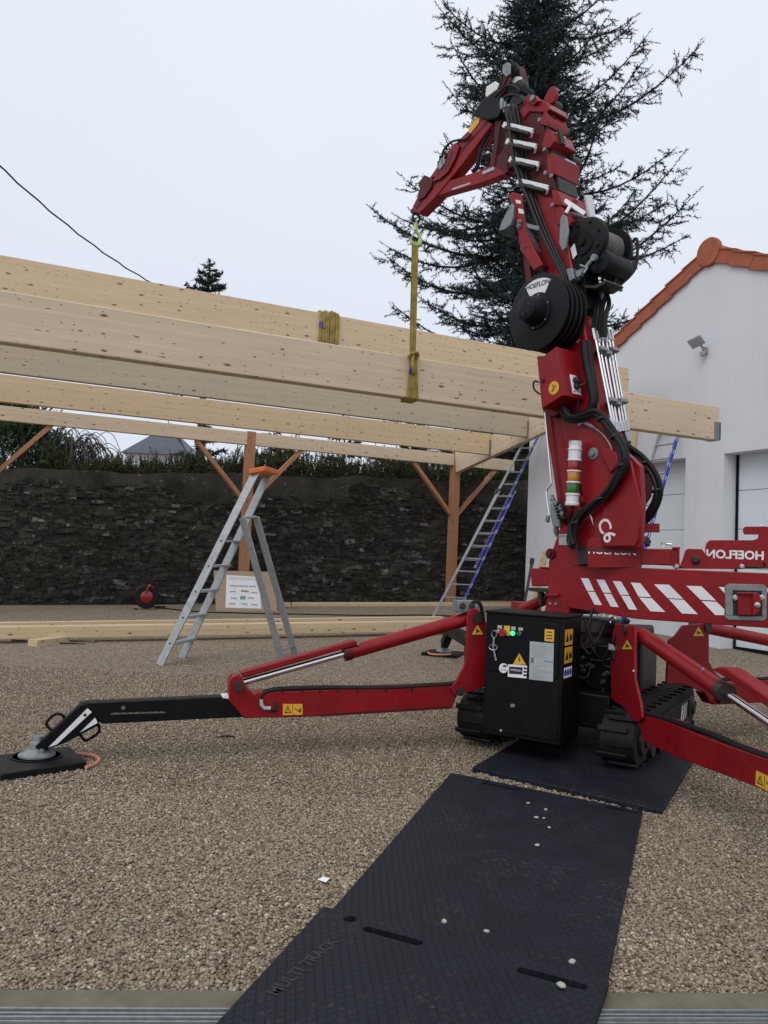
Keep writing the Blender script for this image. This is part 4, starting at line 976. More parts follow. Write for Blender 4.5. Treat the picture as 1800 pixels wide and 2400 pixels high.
ksheet('dark_field', [(1193, 1562), (1225, 1564), (1224, 1581), (1193, 1579)], M['ink'], .0145, .0004, hs); lab_text('HOEFLON', 1209, 1571, .013, M['white'], hs, .0155)
for i in range(3): ksheet('dark_field', [(1227, 1564+i*8), (1234, 1564.5+i*8), (1234, 1569+i*8), (1227, 1568.5+i*8)], M['ink'], .0145, .0004, hs)
ys_ = ksheet('instruction_sticker', [(1277, 1474), (1299, 1476), (1298, 1505), (1276, 1502)], M['yellow'])
m = MB()
for y in (1480, 1488, 1495): m.prism([kp(*kxz(a, b), .0142) for a, b in ((1281, y), (1294, y+.6), (1294, y+3), (1281, y+2.2))], -cb_*.0005)
m.build('symbol', M['ink'], ys_)
for px, py in ((1171, 1469), (1203, 1472), (1220, 1474)): ksheet('tag', [(px-5, py-3.5), (px+5.5, py-3), (px+5.5, py+4), (px-5, py+3.5)], M['label_grey'])
ksheet('yellow_plate', [(1181, 1466), (1195, 1467), (1195, 1490), (1181, 1489)], M['yellow'])
def knob(px, py, r_, h_, mat, name): m = MB(); m.lathe(kp(*kxz(px, py), .012), -cb_, [(r_*.7, 0), (r_*.7, h_*.4), (r_, h_*.5), (r_, h_*.8), (r_*.8, h_)], 20); return m.build(name, mat, cab)
knob(1181, 1483, .030, .045, M['lens_red'], 'stop_button'); knob(1203, 1484, .019, .022, M['lit_green'], 'pilot_lamp'); knob(1219, 1485, .018, .022, M['lens_green'], 'pilot_lamp'); knob(1168, 1480, .016, .014, M['steel'], 'key_switch')
m = MB(); kk = kp(*kxz(1161, 1486), .035)
m.tube([kk+kd*(.020*math.cos(R(i*30)))+V((0, 0, .028*math.sin(R(i*30)))) for i in range(12)], .003, 6, True)
kq = kp(*kxz(1158, 1517), .03); m.tube([kq+kd*(.034*math.cos(R(i*30)))+V((0, 0, .020*math.sin(R(i*30)))) for i in range(12)], .004, 6, True)
m.bar(kp(*kxz(1160, 1495), .03), kq, cb_, .004, .012); m.bar(kq, kp(*kxz(1165, 1548), .03), cb_, .004, .014); m.build('key', M['steel'], cab)
m = MB(); m.lathe(kp(*kxz(1174, 1713), .009), -cb_, [(.011, 0), (.011, .008), (.005, .01)], 10); m.build('lock', M['steel'], cab)
ksheet('latch', [(1196, 1650), (1206, 1650), (1206, 1658), (1196, 1658)], M['galv'], .009)
side0 = kp(KW, 0, 0)
def kside(y0, y1, z0, z1, e_=.0008, mat='yellow', name='side_sticker', th=.0012, parent=cab):
    m = MB(); m.prism([side0+cb_*y0+V((0, 0, z0))+kd*e_, side0+cb_*y1+V((0, 0, z0))+kd*e_, side0+cb_*y1+V((0, 0, z1))+kd*e_, side0+cb_*y0+V((0, 0, z1))+kd*e_], kd*th); return m.build(name, M[mat], parent)
for z0 in (.895, .765):
    o = kside(.03, .20, z0, z0+.115)
    m = MB(); 
    m.prism([side0+cb_*y+V((0, 0, z0+z))+kd*.0024 for y, z in ((.045, .025), (.115, .025), (.08, .095))], kd*.0004)
    m.prism([side0+cb_*y+V((0, 0, z0+z))+kd*.0024 for y, z in ((.13, .03), (.185, .03), (.185, .085), (.16, .06), (.13, .085))], kd*.0004); m.build('symbol', M['ink'], o)
o = kside(.03, .20, .66, .735, mat='paper'); m = MB()
for i in range(3): m.prism([side0+cb_*(.058+.055*i+.025*math.cos(R(j*30)))+V((0, 0, .697+.026*math.sin(R(j*30))))+kd*.0024 for j in range(12)], kd*.0004)
m.build('symbol', M['blue'], o)

# ---- outriggers
class LF:
    """point finder on a vertical outrigger plane"""
    def __init__(s, P, off): s.P = P; s.off = off; s.n = -P.n
    def __call__(s, x, y, l): return s.P.at(x, y, s.off-.0012-.0013*l)
def lp_(P, pxs, off, th, m=None): m = m or MB(); m.prism(P.ring(pxs, off), P.n*th); return m
def pin(P, px, py, off0, off1, r_, name='pivot_pin', mat='rusty', parent=crane):
    a = P.at(px, py, 0); m = MB(); m.cyl(a+P.n*off0, a+P.n*off1, r_, n=16); return m.build(name, M[mat], parent)
# front left, seen side on
pv = at_depth(1067, 1617, 6.30); pad1 = ground(84, 1790); dd = V((pad1.x-pv.x, pad1.y-pv.y, 0)).normalized(); OP = Plane(pv, (-dd.y, dd.x, 0) if dd.x > 0 else (dd.y, -dd.x, 0))
if OP.n.y < 0: OP = Plane(pv, -OP.n)
arm = lp_(OP, [(1067, 1611), (1075, 1622), (1060, 1661), (742, 1680), (572, 1684), (536, 1641), (537, 1597), (545, 1585), (556, 1582), (570, 1590), (575, 1608), (595, 1627), (608, 1622), (1052, 1606)], -.07, .14).build('outrigger_arm', M['red'], crane, bevel=.008)
lp_(OP, [(1060, 1655), (1056, 1661), (750, 1680), (750, 1674)], -.074, .148).build('wear_strip', M['dark_red'], arm)
ia = lp_(OP, [(192, 1648), (545, 1632), (575, 1681), (238, 1697)], -.055, .11).build('inner_arm', M['black'], crane, bevel=.008)
m = MB()
for i, x in enumerate((272, 289, 304.5, 320, 335, 350, 364, 379)):
    c_ = OP.at(x, 1674.5-.12*(x-272)*.25, -.0565); r_ = .014; m.prism([c_+dd*(.026*math.cos(R(j*22.5)))*(1.5 if i == 0 else 1)+V((0, 0, .012*math.sin(R(j*22.5)))) for j in range(9)], OP.n*.002)
c_ = OP.at(289, 1659, -.0565); m.prism([c_+dd*(.014*math.cos(R(j*30)))+V((0, 0, .014*math.sin(R(j*30)))) for j in range(12)], OP.n*.002)
m.build('pin_hole', M['concrete'], ia)
lp_(OP, [(520, 1632), (536, 1631), (537, 1638), (522, 1636)], -.062, .12).build('white_tie', M['white'], ia)
foot = lp_(OP, [(186, 1653), (203, 1650), (233, 1694), (228, 1702), (152, 1742), (114, 1756), (100, 1760), (84, 1755), (82, 1750)], -.065, .13).build('foot_link', M['black'], crane, bevel=.006)
lp_(OP, [(205, 1660), (215, 1669), (133, 1745), (113, 1752)], -.0675, .002).build('stripe', M['white'], foot)
lp_(OP, [(223, 1682), (229, 1694), (187, 1717)], -.0675, .002).build('stripe', M['white'], foot)
def loop(pts, name='carry_handle', mat='black', r_=.010): m = MB(); m.tube(spline([OP.at(x, y, 0) for x, y in pts], 6), r_, 8); return m.build(name, M[mat], foot)
loop([(124, 1715), (112, 1703), (109, 1695), (116, 1684), (128, 1675), (137, 1673), (147, 1677), (154, 1688)]); loop([(186, 1714), (190, 1725), (197, 1734), (205, 1735), (229, 1719), (233, 1710), (231, 1698)])
pin(OP, 100, 1754, -.075, .075, .016, mat='galv', parent=foot); pin(OP, 201, 1671, -.0705, -.06, .010, parent=foot)
ff = OP.at(85, 1790); fbase = V((ff.x, ff.y, .055))
m = MB(); m.lathe(fbase, (0, 0, 1), [(.118, 0), (.118, .012), (.085, .03), (.06, .05), (.052, .09), (.035, .10), (.03, .13)], 28); m.tube([fbase+V((0, 0, .12)), OP.at(98, 1756)], .022, 10); m.build('foot_plate', M['galv'], foot)
pil = lp_(OP, [(1095, 1440), (1102, 1428), (1114, 1426), (1124, 1432), (1142, 1480), (1142, 1608), (1078, 1630), (1062, 1627), (1056, 1612), (1066, 1600), (1089, 1560), (1094, 1520)], -.095, .022).build('outrigger_bracket', M['red'], crane, bevel=.005)
lp_(OP, [(1095, 1440), (1102, 1428), (1114, 1426), (1124, 1432), (1142, 1480), (1142, 1608), (1078, 1630), (1062, 1627), (1056, 1612), (1066, 1600), (1089, 1560), (1094, 1520)], .08, .022).build('outrigger_bracket', M['red'], crane, bevel=.005)
lp_(OP, [(1105, 1500), (1142, 1500), (1142, 1600), (1105, 1605)], -.07, .15).build('bracket_web', M['dark_red'], crane)
def cyl_px(P, a, b, r_, name, mat, off=0.0, n=24): m = MB(); m.cyl(P.at(*a, off), P.at(*b, off), r_, n=n); return m.build(name, M[mat], crane)
cyl_px(OP, (1104, 1448), (815, 1530), .053, 'cylinder_barrel', 'red'); cyl_px(OP, (822, 1528), (806, 1532.5), .058, 'cylinder_gland', 'dark_red')
cyl_px(OP, (815, 1530), (560, 1602), .024, 'cylinder_rod', 'chrome')
lp_(OP, [(561, 1576), (830, 1501), (838, 1503), (842, 1511), (572, 1590)], -.05, .10).build('rod_guard', M['red'], crane, bevel=.01)
pin(OP, 835, 1507, -.056, -.045, .012, 'guard_bolt', 'galv')
for px, py, r_ in ((1107, 1446, .042), (1068, 1616, .034), (556, 1603, .034)): pin(OP, px, py, -.11, .11, r_)
pin(OP, 645, 1646, -.082, -.06, .018, 'arm_bolt')
vb = OP.at(1090, 1420, 0); m = MB(); m.box(vb, dd, OP.n, (0, 0, 1), .085, .06, .045); vbk = m.build('valve_block', M['galv'], crane, bevel=.006)
m = MB()
for sg in (-.045, .03): m.lathe(vb+dd*-sg-OP.n*.06, -OP.n, [(.026, 0), (.026, .008), (.012, .01)], 14)
m.build('port_plug', M['rusty'], vbk)
m = MB(); m.tube(spline([OP.at(x, y, -.05) for x, y in ((1102, 1414), (1118, 1410), (1127, 1420), (1131, 1440), (1134, 1470))], 6), .016, 8); m.tube(spline([OP.at(x, y, 0.02) for x, y in ((1095, 1425), (1115, 1432), (1130, 1445), (1133, 1480))], 6), .014, 8); m.build('bracket_hose', M['hose'], crane)
m = MB(); m.tube(spline([OP.at(x, y, -.055) for x, y in ((1090, 1593), (1052, 1603), (990, 1607), (930, 1611), (860, 1612), (800, 1612), (740, 1612), (680, 1614), (640, 1617), (618, 1625), (612, 1638), (614, 1652))], 6), .019, 8); m.tube(spline([OP.at(x, y, -.085) for x, y in ((613, 1640), (616, 1654), (626, 1662), (650, 1664))], 5), .012, 8); m.build('arm_hose', M['hose'], crane)
m = MB()
for x in (662, 708, 750, 792, 838, 905, 965): m.bar(OP.at(x, 1610, -.072), OP.at(x, 1622, -.072), dd, .012, .006)
m.build('hose_clip', M['hose'], crane)
m = MB(); m.tube([OP.at(x, y, -.09) for x, y in ((612, 1640), (613, 1652), (620, 1660), (634, 1660))], .014, 8); m.build('grey_sleeve', M['label_grey'], crane)
lf = LF(OP, -.095); tri_sticker(lf, 1119, 1477, 16, crane, 'hand')
def rect_sticker(P, off, pts, parent):
    m = MB(); m.prism(P.ring(pts, off), P.n*.0015); o = m.build('warning_sticker', M['yellow'], parent)
    (x0, y0), (x1, y1), (x2, y2), (x3, y3) = pts
    def uv(u_, v_): 
        xa, ya = x0+(x1-x0)*u_, y0+(y1-y0)*u_; xb, yb = x3+(x2-x3)*u_, y3+(y2-y3)*u_; return (xa+(xb-xa)*v_, ya+(yb-ya)*v_)
    m = MB()
    for ring in ([(.08, .82), (.25, .18), (.42, .82)], [(.49, .06), (.51, .06), (.51, .94), (.49, .94)], [(.6, .35), (.9, .75), (.86, .8), (.58, .42)], [(.84, .4), (.92, .4), (.92, .8), (.84, .8)]):
        m.prism([P.at(*uv(*q_), off-.0008) for q_ in ring], P.n*.0005)
    sy = m.build('symbol', M['ink'], o); m = MB(); m.prism([P.at(*uv(*q_), off-.0016) for q_ in [(.15, .74), (.25, .36), (.35, .74)]], P.n*.0004); m.build('yellow_field', M['yellow'], o)
    m = MB(); m.prism([P.at(*uv(*q_), off-.0022) for q_ in [(.24, .48), (.26, .48), (.256, .68), (.244, .68)]], P.n*.0004); m.build('mark', M['ink'], o)
rect_sticker(OP, -.0715, [(663, 1650), (709, 1650), (709, 1675), (663, 1676)], arm)
# front right, coming towards the camera
pv2 = at_depth(1500, 1690, 5.85); OQ = Plane(pv2, (.9965, .0875, 0))
armR = lp_(OQ, [(1493, 1682), (1501, 1676), (1550, 1686), (1662, 1731), (1770, 1769), (1905, 1815), (1905, 1912), (1800, 1861), (1770, 1844), (1589, 1777), (1508, 1738)], -.07, .14).build('outrigger_arm', M['red'], crane, bevel=.008)
br = [(1440, 1462), (1488, 1466), (1487, 1590), (1501, 1650), (1505, 1682), (1497, 1692), (1484, 1690), (1462, 1658), (1432, 1640), (1430, 1520)]
lp_(OQ, br, -.095, .02).build('outrigger_bracket', M['red'], crane, bevel=.005); lp_(OQ, br, .08, .02).build('outrigger_bracket', M['red'], crane, bevel=.005)
cyl_px(OQ, (1504, 1488), (1697, 1622), .054, 'cylinder_barrel', 'red'); cyl_px(OQ, (1690, 1617), (1703, 1626), .060, 'cylinder_gland', 'rusty'); cyl_px(OQ, (1697, 1622), (1840, 1718), .024, 'cylinder_rod', 'chrome')
lp_(OQ, [(1664, 1568), (1688, 1562), (1700, 1564), (1905, 1706), (1905, 1738), (1762, 1632), (1735, 1610)], -.05, .10).build('rod_guard', M['red'], crane, bevel=.01)
pin(OQ, 1665, 1570, -.055, -.045, .012, 'guard_bolt', 'galv')
pin(OQ, 1500, 1684, -.11, .11, .034); pin(OQ, 1494, 1476, -.11, .11, .04)
m = MB(); m.cyl(OQ.at(1485, 1572, -.1), OQ.at(1485, 1572, .1), .008, n=8); m.build('tie_rod', M['steel'], crane)
m = MB(); m.tube(spline([OQ.at(x, y, -.05) for x, y in ((1500, 1668), (1545, 1682), (1600, 1698), (1670, 1722), (1740, 1752), (1800, 1774), (1905, 1812))], 6), .020, 8); m.build('arm_hose', M['hose'], crane)
rect_sticker(OQ, -.0715, [(1772, 1806), (1812, 1824), (1812, 1862), (1770, 1839)], armR)
lf = LF(OQ, -.095); tri_sticker(lf, 1470, 1512, 15, crane, 'hand')
# rear right
OR = Plane(at_depth(1643, 1640, 7.05), (-.358, .934, 0))
lp_(OR, [(1568, 1500), (1583, 1490), (1601, 1466), (1662, 1460), (1662, 1550), (1672, 1570), (1700, 1600), (1665, 1648), (1653, 1624), (1601, 1602), (1562, 1602)], -.095, .022).build('outrigger_bracket', M['red'], crane, bevel=.005)
lp_(OR, [(1655, 1625), (1672, 1652), (1728, 1650), (1905, 1640), (1905, 1588), (1752, 1597), (1690, 1604)], -.07, .14).build('outrigger_arm', M['red'], crane, bevel=.008)
cyl_px(OR, (1640, 1468), (1905, 1522), .053, 'cylinder_barrel', 'red'); pin(OR, 1640, 1468, -.11, .1, .04); pin(OR, 1672, 1636, -.11, .1, .034)
m = MB(); m.tube(spline([OR.at(x, y, -.05) for x, y in ((1690, 1592), (1745, 1592), (1800, 1590), (1905, 1584))], 6), .016, 8); m.build('arm_hose', M['hose'], crane)
lf = LF(OR, -.095); tri_sticker(lf, 1637, 1481, 15, crane, 'hand')
def leg_end(P, a, b, lever, fall):
    A, B = P.at(*a, 0), P.at(*b, 0); d = (B-A); d.z = 0; d.normalize(); d = (d+V((0, 0, fall))).normalized()
    lp_(P, lever, -.08, .16).build('outrigger_lever', M['red'], crane, bevel=.008)
    E_ = B+d*.95; m = MB(); m.bar(B-d*.25, E_, P.n, .11, .13); m.build('inner_arm', M['black'], crane, bevel=.006)
    F_ = V((E_.x+d.x*.28, E_.y+d.y*.28, .16)); m = MB(); m.bar(E_-d*.05, F_, P.n, .12, .12); fk = m.build('foot_link', M['black'], crane, bevel=.006)
    m = MB(); m.lathe(V((F_.x, F_.y, .05)), (0, 0, 1), [(.118, 0), (.118, .012), (.06, .05), (.05, .1), (.03, .13)], 24); m.build('foot_plate', M['galv'], fk)
    return F_
fR1 = leg_end(OQ, (1508, 1710), (1905, 1864), [(1885, 1695), (1915, 1700), (1950, 1760), (1960, 1935), (1880, 1905)], -.02)
fR2 = leg_end(OR, (1690, 1630), (1905, 1614), [(1895, 1515), (1915, 1512), (1945, 1560), (1950, 1645), (1890, 1642)], 0.0)
# rear left, mostly hidden
pad2 = ground(1040, 1535); pr = V((1.35, 7.7, .45)); d2_ = V((pad2.x-pr.x, pad2.y-pr.y, 0)); L2 = d2_.length; d2_.normalize(); n2_ = V((d2_.y, -d2_.x, 0))
m = MB(); m.bar(pr, pr+d2_*(L2*.55)+V((0, 0, .02)), n2_, .14, .19); m.build('outrigger_arm', M['red'], crane, bevel=.008)
m = MB(); m.bar(pr+d2_*(L2*.5)+V((0, 0, .02)), pr+d2_*(L2-.45)+V((0, 0, .02)), n2_, .11, .15); m.build('inner_arm', M['black'], crane, bevel=.008)
m = MB(); m.bar(pr+d2_*(L2-.5)+V((0, 0, .05)), pad2+V((0, 0, .16))-d2_*.03, n2_, .11, .12); fl2 = m.build('foot_link', M['black'], crane, bevel=.006)
m = MB(); m.lathe(pad2+V((0, 0, .048)), (0, 0, 1), [(.118, 0), (.118, .012), (.06, .05), (.05, .1), (.03, .13)], 24); m.build('foot_plate', M['galv'], fl2)
m = MB(); m.cyl(pr+V((.10, -.12, .62)), pr+d2_*(L2*.5)+V((0, 0, .16)), .053, n=20); m.build('cylinder_barrel', M['red'], crane)
m = MB(); m.prism([pr+V((0, 0, -.1))-d2_*.3-n2_*.1, pr+V((0, 0, -.1))+d2_*.06-n2_*.1, pr+V((0, 0, .1))+d2_*.06-n2_*.1, pr+V((0, 0, .66))-d2_*.02-n2_*.1, pr+V((0, 0, .66))-d2_*.3-n2_*.1], n2_*.2); m.build('outrigger_bracket', M['red'], crane, bevel=.006)
cyl_px(BL, (1225, 1428), (1292, 1398), .05, 'cylinder_barrel', 'red', .0)

# outrigger pads (loose sheets under the feet)
def outrigger_pad(corners, label, rope_pts, z0=0.0):
    c_ = sum(corners, V((0, 0, 0)))/4; m = MB(); m.prism([V((p.x, p.y, z0)) for p in corners], (0, 0, .05)); 
    rt = empty('outrigger_pad', (c_.x, c_.y, z0), label, 'outrigger pad', 'black outrigger pads')
    m.build('slab', M['plastic'], rt, bevel=.006)
    m = MB(); m.tube(spline(rope_pts, 6), .012, 8); m.build('rope_handle', M['rope'], rt); return rt
pn, pr_, pf = G0(2, 1822, .03), G0(203, 1792, .03), G0(162, 1748, .05); pl4 = pf+(pn-pr_)
for p in (pn, pr_, pf, pl4): p.z = 0
pd_ = outrigger_pad((pn, pr_, pf, pl4), 'black square pad with orange rope under the left outrigger foot', [G0(x, y, z) for x, y, z in ((178, 1767, .03), (205, 1768, .03), (224, 1773, .02), (232, 1780, .02), (222, 1791, .015), (202, 1798, .03))])
rg = V((ff.x, ff.y, .0505)); m = MB(); m.lathe(rg, (0, 0, 1), [(.165, 0), (.165, .006), (.150, .006), (.150, 0)], 36); m.build('recess_ring', M['black'], pd_)
a, b, c_ = V((pad2.x-.34, pad2.y-.12, 0)), V((pad2.x+.16, pad2.y-.30, 0)), V((pad2.x+.34, pad2.y+.18, 0))
outrigger_pad([V((fR1.x+x_, fR1.y+y_, 0)) for x_, y_ in ((-.25, -.25), (.25, -.25), (.25, .25), (-.25, .25))], 'black square pad under the outrigger foot right of the mats', [V((fR1.x+x_, fR1.y+y_, .03)) for x_, y_ in ((-.05, -.25), (-.06, -.33), (.06, -.33), (.05, -.25))])
outrigger_pad([V((fR2.x+x_, fR2.y+y_, 0)) for x_, y_ in ((-.25, -.25), (.25, -.25), (.25, .25), (-.25, .25))], 'black square pad under the outrigger foot nearest the garage doors', [V((fR2.x+x_, fR2.y+y_, .03)) for x_, y_ in ((-.05, -.25), (-.06, -.33), (.06, -.33), (.05, -.25))])
outrigger_pad((a, b, c_, a+c_-b), 'black square pad under the far outrigger foot behind the bracket', [V((a.x+.10, a.y-.03, pad2.z+.05)), V((a.x+.12, a.y-.14, pad2.z+.04)), V((a.x+.25, a.y-.2, pad2.z+.04)), V((a.x+.42, a.y-.17, pad2.z+.05))], pad2.z-.01)

# ---- superstructure
sp('turret_plate', [(1330, 1195), (1311, 1241), (1297, 1283), (1286, 1317), (1284, 1397), (1274, 1440), (1333, 1443), (1336, 1330), (1378, 1318), (1400, 1290), (1395, 1262), (1375, 1200), (1350, 1180)], -.21, .03, M['red'])
sp('turret_plate', [(1330, 1195), (1311, 1241), (1297, 1283), (1286, 1317), (1284, 1397), (1274, 1440), (1345, 1445), (1370, 1330), (1440, 1310), (1440, 1262), (1395, 1262), (1375, 1200), (1350, 1180)], .12, .03, M['red'])
sp('turret_web', [(1350, 1250), (1325, 1300), (1315, 1440), (1345, 1440), (1352, 1330), (1395, 1320)], -.17, .34, M['dark_red'])
sp('turret_bracket', [(1242, 1332), (1262, 1332), (1264, 1328), (1268, 1336), (1286, 1338), (1286, 1372), (1246, 1374)], -.16, .14, M['red'])
sp('lower_bracket', [(1232, 1377), (1290, 1379), (1290, 1388), (1262, 1388), (1240, 1385)], -.16, .14, M['rusty'])
sp('step', [(1278, 1391), (1306, 1391), (1306, 1398), (1278, 1398)], -.24, .06, M['red'])
m = MB(); a = S(1268, 1388, -.1); m.tube([a, a-V((0, 0, .05))], .03, 12); m.tube([a-V((0, 0, .05)), a-V((0, 0, .11))], .018, 10); m.tube(spline([a+V((0, 0, -.11)), a+V((0, 0, -.17)), a+V((-.02, 0, -.2))], 5), .006, 6); m.build('slew_lock', M['rusty'], crane)
m = MB()
for px, py, r_ in ((1292, 1298, .045),): c_ = S(px, py, -.21); m.lathe(c_, -ww, [(r_, 0), (r_, .02), (r_*.5, .02), (r_*.5, .035)], 20)
m.build('pivot_boss', M['dark_red'], crane)
m = MB()
for px, py in ((1291, 1415), (1304, 1416)): m.lathe(S(px, py, -.21), -ww, [(.014, 0), (.014, .012), (.007, .014)], 8)
m.build('turret_bolt', M['galv'], crane)
o = sp('maker_plate', [(1310, 1252), (1333, 1252), (1333, 1277), (1310, 1277)], -.2125, .002, M['label_grey'], bevel=0)
sx_ = (S(1340, 1255, -.21)-S(1310, 1255, -.21)).normalized()
lettering('lettering', 'HOEFLON', S(1321, 1257, -.2135), sx_, (0, 0, 1), .014, M['ink'], o, 0)
m = MB(); 
for i in range(4): m.prism([S(x, y, -.2135) for x, y in ((1313, 1262+i*3.6), (1329, 1262+i*3.6), (1329, 1263.2+i*3.6), (1313, 1263.2+i*3.6))], ww*.0004)
m.build('print', M['grey'], o)

# ---- striped side beam
s0_ = S(1330, 1370, -.215); bx0 = V((s0_.x, s0_.y, 0)); e1 = V((.72, -.69, 0)).normalized(); e2 = V((.94, -.34, 0)).normalized()
Q1 = Plane(bx0, (-e1.y, e1.x, 0)); 
q1 = Q1.at(1492, 1400); q1 = V((q1.x, q1.y, 0)); Q2 = Plane(q1, (-e2.y, e2.x, 0))
q2 = Q2.at(1905, 1400); q2 = V((q2.x, q2.y, 0)); nin = V((.36, .93, 0))
zt0 = Q1.at(1332, 1325).z; zt1_ = Q2.at(1505, 1331).z; zt2_ = Q2.at(1800, 1342).z; zb0 = Q1.at(1331, 1424).z; zb1 = Q2.at(1493, 1451).z; zb2 = Q2.at(1662, 1464).z
ztop_ = (zt0+zt1_+zt2_)/3
m = MB(); d_in = nin*.42
A_ = [bx0, q1, q2]; zbs = [zb0, zb1, zb2]
vs = [p+V((0, 0, z)) for p, z in zip(A_, zbs)]+[p+V((0, 0, ztop_)) for p in A_]; vs += [v+d_in for v in vs]
m.add(vs, [(0, 1, 4, 3), (1, 2, 5, 4), (6, 9, 10, 7), (7, 10, 11, 8), (3, 4, 10, 9), (4, 5, 11, 10), (0, 6, 7, 1), (1, 7, 8, 2), (0, 3, 9, 6), (2, 8, 11, 5)])
sb_ = m.build('side_beam', M['red'], crane, bevel=.006)
st = [((203, 182), (263, 184), (308, 282), (252, 281)), ((257, 288), (312, 290), (368, 392), (310, 388)), ((324, 193), (387, 196), (439, 297), (377, 294)), ((381, 302), (441, 306), (498, 408), (436, 404)), ((452, 205), (515, 208), (578, 313), (510, 311)), ((515, 317), (581, 321), (642, 430), (578, 426)),
      ((592, 216), (665, 221), (752, 330), (652, 325)), ((657, 333), (757, 340), (860, 446), (745, 440)), ((772, 230), (890, 234), (1000, 344), (880, 338)), ((887, 345), (1005, 352), (1114, 463), (990, 457)), ((1023, 241), (1142, 246), (1255, 357), (1135, 351)), ((1142, 360), (1260, 367), (1320, 425), (1320, 470), (1250, 470)), ((1275, 251), (1322, 253), (1322, 300)), ((1652, 262), (1760, 266), (1760, 330), (1716, 330), (1652, 290))]
for ring in st:
    pr2 = [(1300+x*.30136, 1300+y*.30136) for x, y in ring]; PP = Q1 if max(p[0] for p in pr2) < 1493 else Q2
    m = MB(); m.prism([PP.at(x, y, -.002) for x, y in pr2], PP.n*.0015); m.build('stripe', M['white'], sb_)
def q2p(pxs, off, th, m=None): m = m or MB(); m.prism([Q2.at(x, y, off) for x, y in pxs], Q2.n*th); return m
def rr(x0, y0, x1, y1, r_): 
    return [(cx_+r_*math.cos(R(a)), cy_-r_*math.sin(R(a))) for cx_, cy_, a0 in ((x1-r_, y0+r_, 0), (x0+r_, y0+r_, 90), (x0+r_, y1-r_, 180), (x1-r_, y1-r_, 270)) for a in range(a0, a0+91, 30)]
m = MB()
for ring in ([(1706, 1368), (1790, 1370), (1797, 1377), (1797, 1386), (1700, 1383), (1699, 1374)], [(1699, 1443), (1797, 1445), (1796, 1450), (1790, 1455), (1708, 1453), (1701, 1449)], [(1699.5, 1383), (1717, 1383.5), (1719, 1443), (1700, 1443)], [(1786, 1386), (1797, 1386), (1797, 1445), (1786, 1445)]): q2p(ring, -.012, .012, m)
lk = m.build('hitch_plate', M['galv'], crane, bevel=.003)
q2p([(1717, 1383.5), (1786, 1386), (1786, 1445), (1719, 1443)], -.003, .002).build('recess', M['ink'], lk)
m = MB(); q2p([(1728, 1388), (1776, 1389), (1784, 1405), (1783, 1428), (1770, 1442), (1729, 1441)], -.05, .012, m); q2p([(1728, 1388), (1776, 1389), (1776, 1394), (1728, 1393)], -.075, .07, m); q2p([(1765, 1389), (1776, 1389), (1785, 1405), (1783, 1428), (1770, 1442), (1763, 1441)], -.09, .015, m); m.build('clevis', M['red'], lk, bevel=.004)
m = MB()
for x, y in ((1724, 1401), (1785, 1401)): m.lathe(Q2.at(x, y, -.012), -Q2.n, [(.022, 0), (.022, .012), (.013, .014), (.013, .03)], 8)
m.lathe(Q2.at(1775, 1418, -.09), -Q2.n, [(.020, 0), (.020, .01), (.012, .012)], 14); m.build('bolt', M['steel'], lk)
# plates standing on the beam, with the maker's name cut through
inn = .10
def top_plate(pxs, off, th=.008, mat='red', name='name_plate'): m = MB(); m.prism([Q2.at(x, y, off) for x, y in pxs], Q2.n*th); return m.build(name, M[mat], crane, bevel=.002)
r2x = (Q2.at(1700, 1300)-Q2.at(1600, 1300)); r2x = V((r2x.x, r2x.y, 0)).normalized()
p1_pl = top_plate([(1377, 1269), (1384, 1260), (1470, 1259), (1484, 1256), (1487, 1244), (1488, 1227), (1546, 1227), (1546, 1248), (1514, 1248), (1504, 1255), (1503, 1330), (1377, 1330)], .03)
lettering('name_cutout', 'HOEFLON', Q2.at(1434, 1292, .028), r2x, (0, 0, 1), .056, M['ink'], p1_pl, 0)
lettering('name_cutout', 'HOEFLON', Q2.at(1434, 1292, .0272), r2x, (0, 0, 1), .056, M['paper'], p1_pl, 0, clip=-.12)
p2_pl = top_plate([(1653, 1330), (1653, 1282), (1656, 1272), (1664, 1266), (1765, 1266), (1776, 1262), (1778, 1253), (1745, 1253), (1741, 1247), (1742, 1237), (1748, 1234), (1905, 1234), (1905, 1335)], .16)
lettering('name_cutout', 'HOEFLON', Q2.at(1722, 1301, .158), r2x, (0, 0, 1), .062, M['paper'], p2_pl, 0, mirror=True, bold=.03)
m = MB(); a = Q2.at(1502, 1305, .09); b = Q2.at(1592, 1306, .09); m.bar(a, b, (0, 0, 1), .125, .11); tb = m.build('stowage_tube', M['red'], crane, bevel=.008)
m = MB()
for (x0, y0, x1, y1) in ((1576, 1282, 1594, 1287), (1576, 1324, 1600, 1329), (1588, 1284, 1593, 1326), (1575, 1284, 1579, 1326)): q2p([(x0, y0), (x1, y0), (x1, y1), (x0, y1)], .02, .12, m)
m.build('tube_collar', M['red'], crane, bevel=.003)
top_plate([(1590, 1333), (1600, 1310), (1606, 1290), (1613, 1286), (1645, 1287), (1655, 1300), (1668, 1308), (1736, 1312), (1736, 1334)], .05, .010, name='latch_plate')
m = MB(); m.tube([Q2.at(1631+9*math.cos(R(a)), 1313+11*math.sin(R(a)), .045) for a in range(0, 360, 30)], .005, 6, True); m.lathe(Q2.at(1630, 1312, .05), -Q2.n, [(.03, 0), (.03, .02), (.02, .03)], 14); m.build('spring_pin', M['rusty'], crane)
m = MB(); m.tube([Q2.at(1556+6*math.cos(R(a)), 1276+5*math.sin(R(a)), .06) for a in range(0, 360, 30)], .004, 6, True); m.tube([Q2.at(1562, 1275, .06), Q2.at(1574, 1276, .06)], .009, 8)
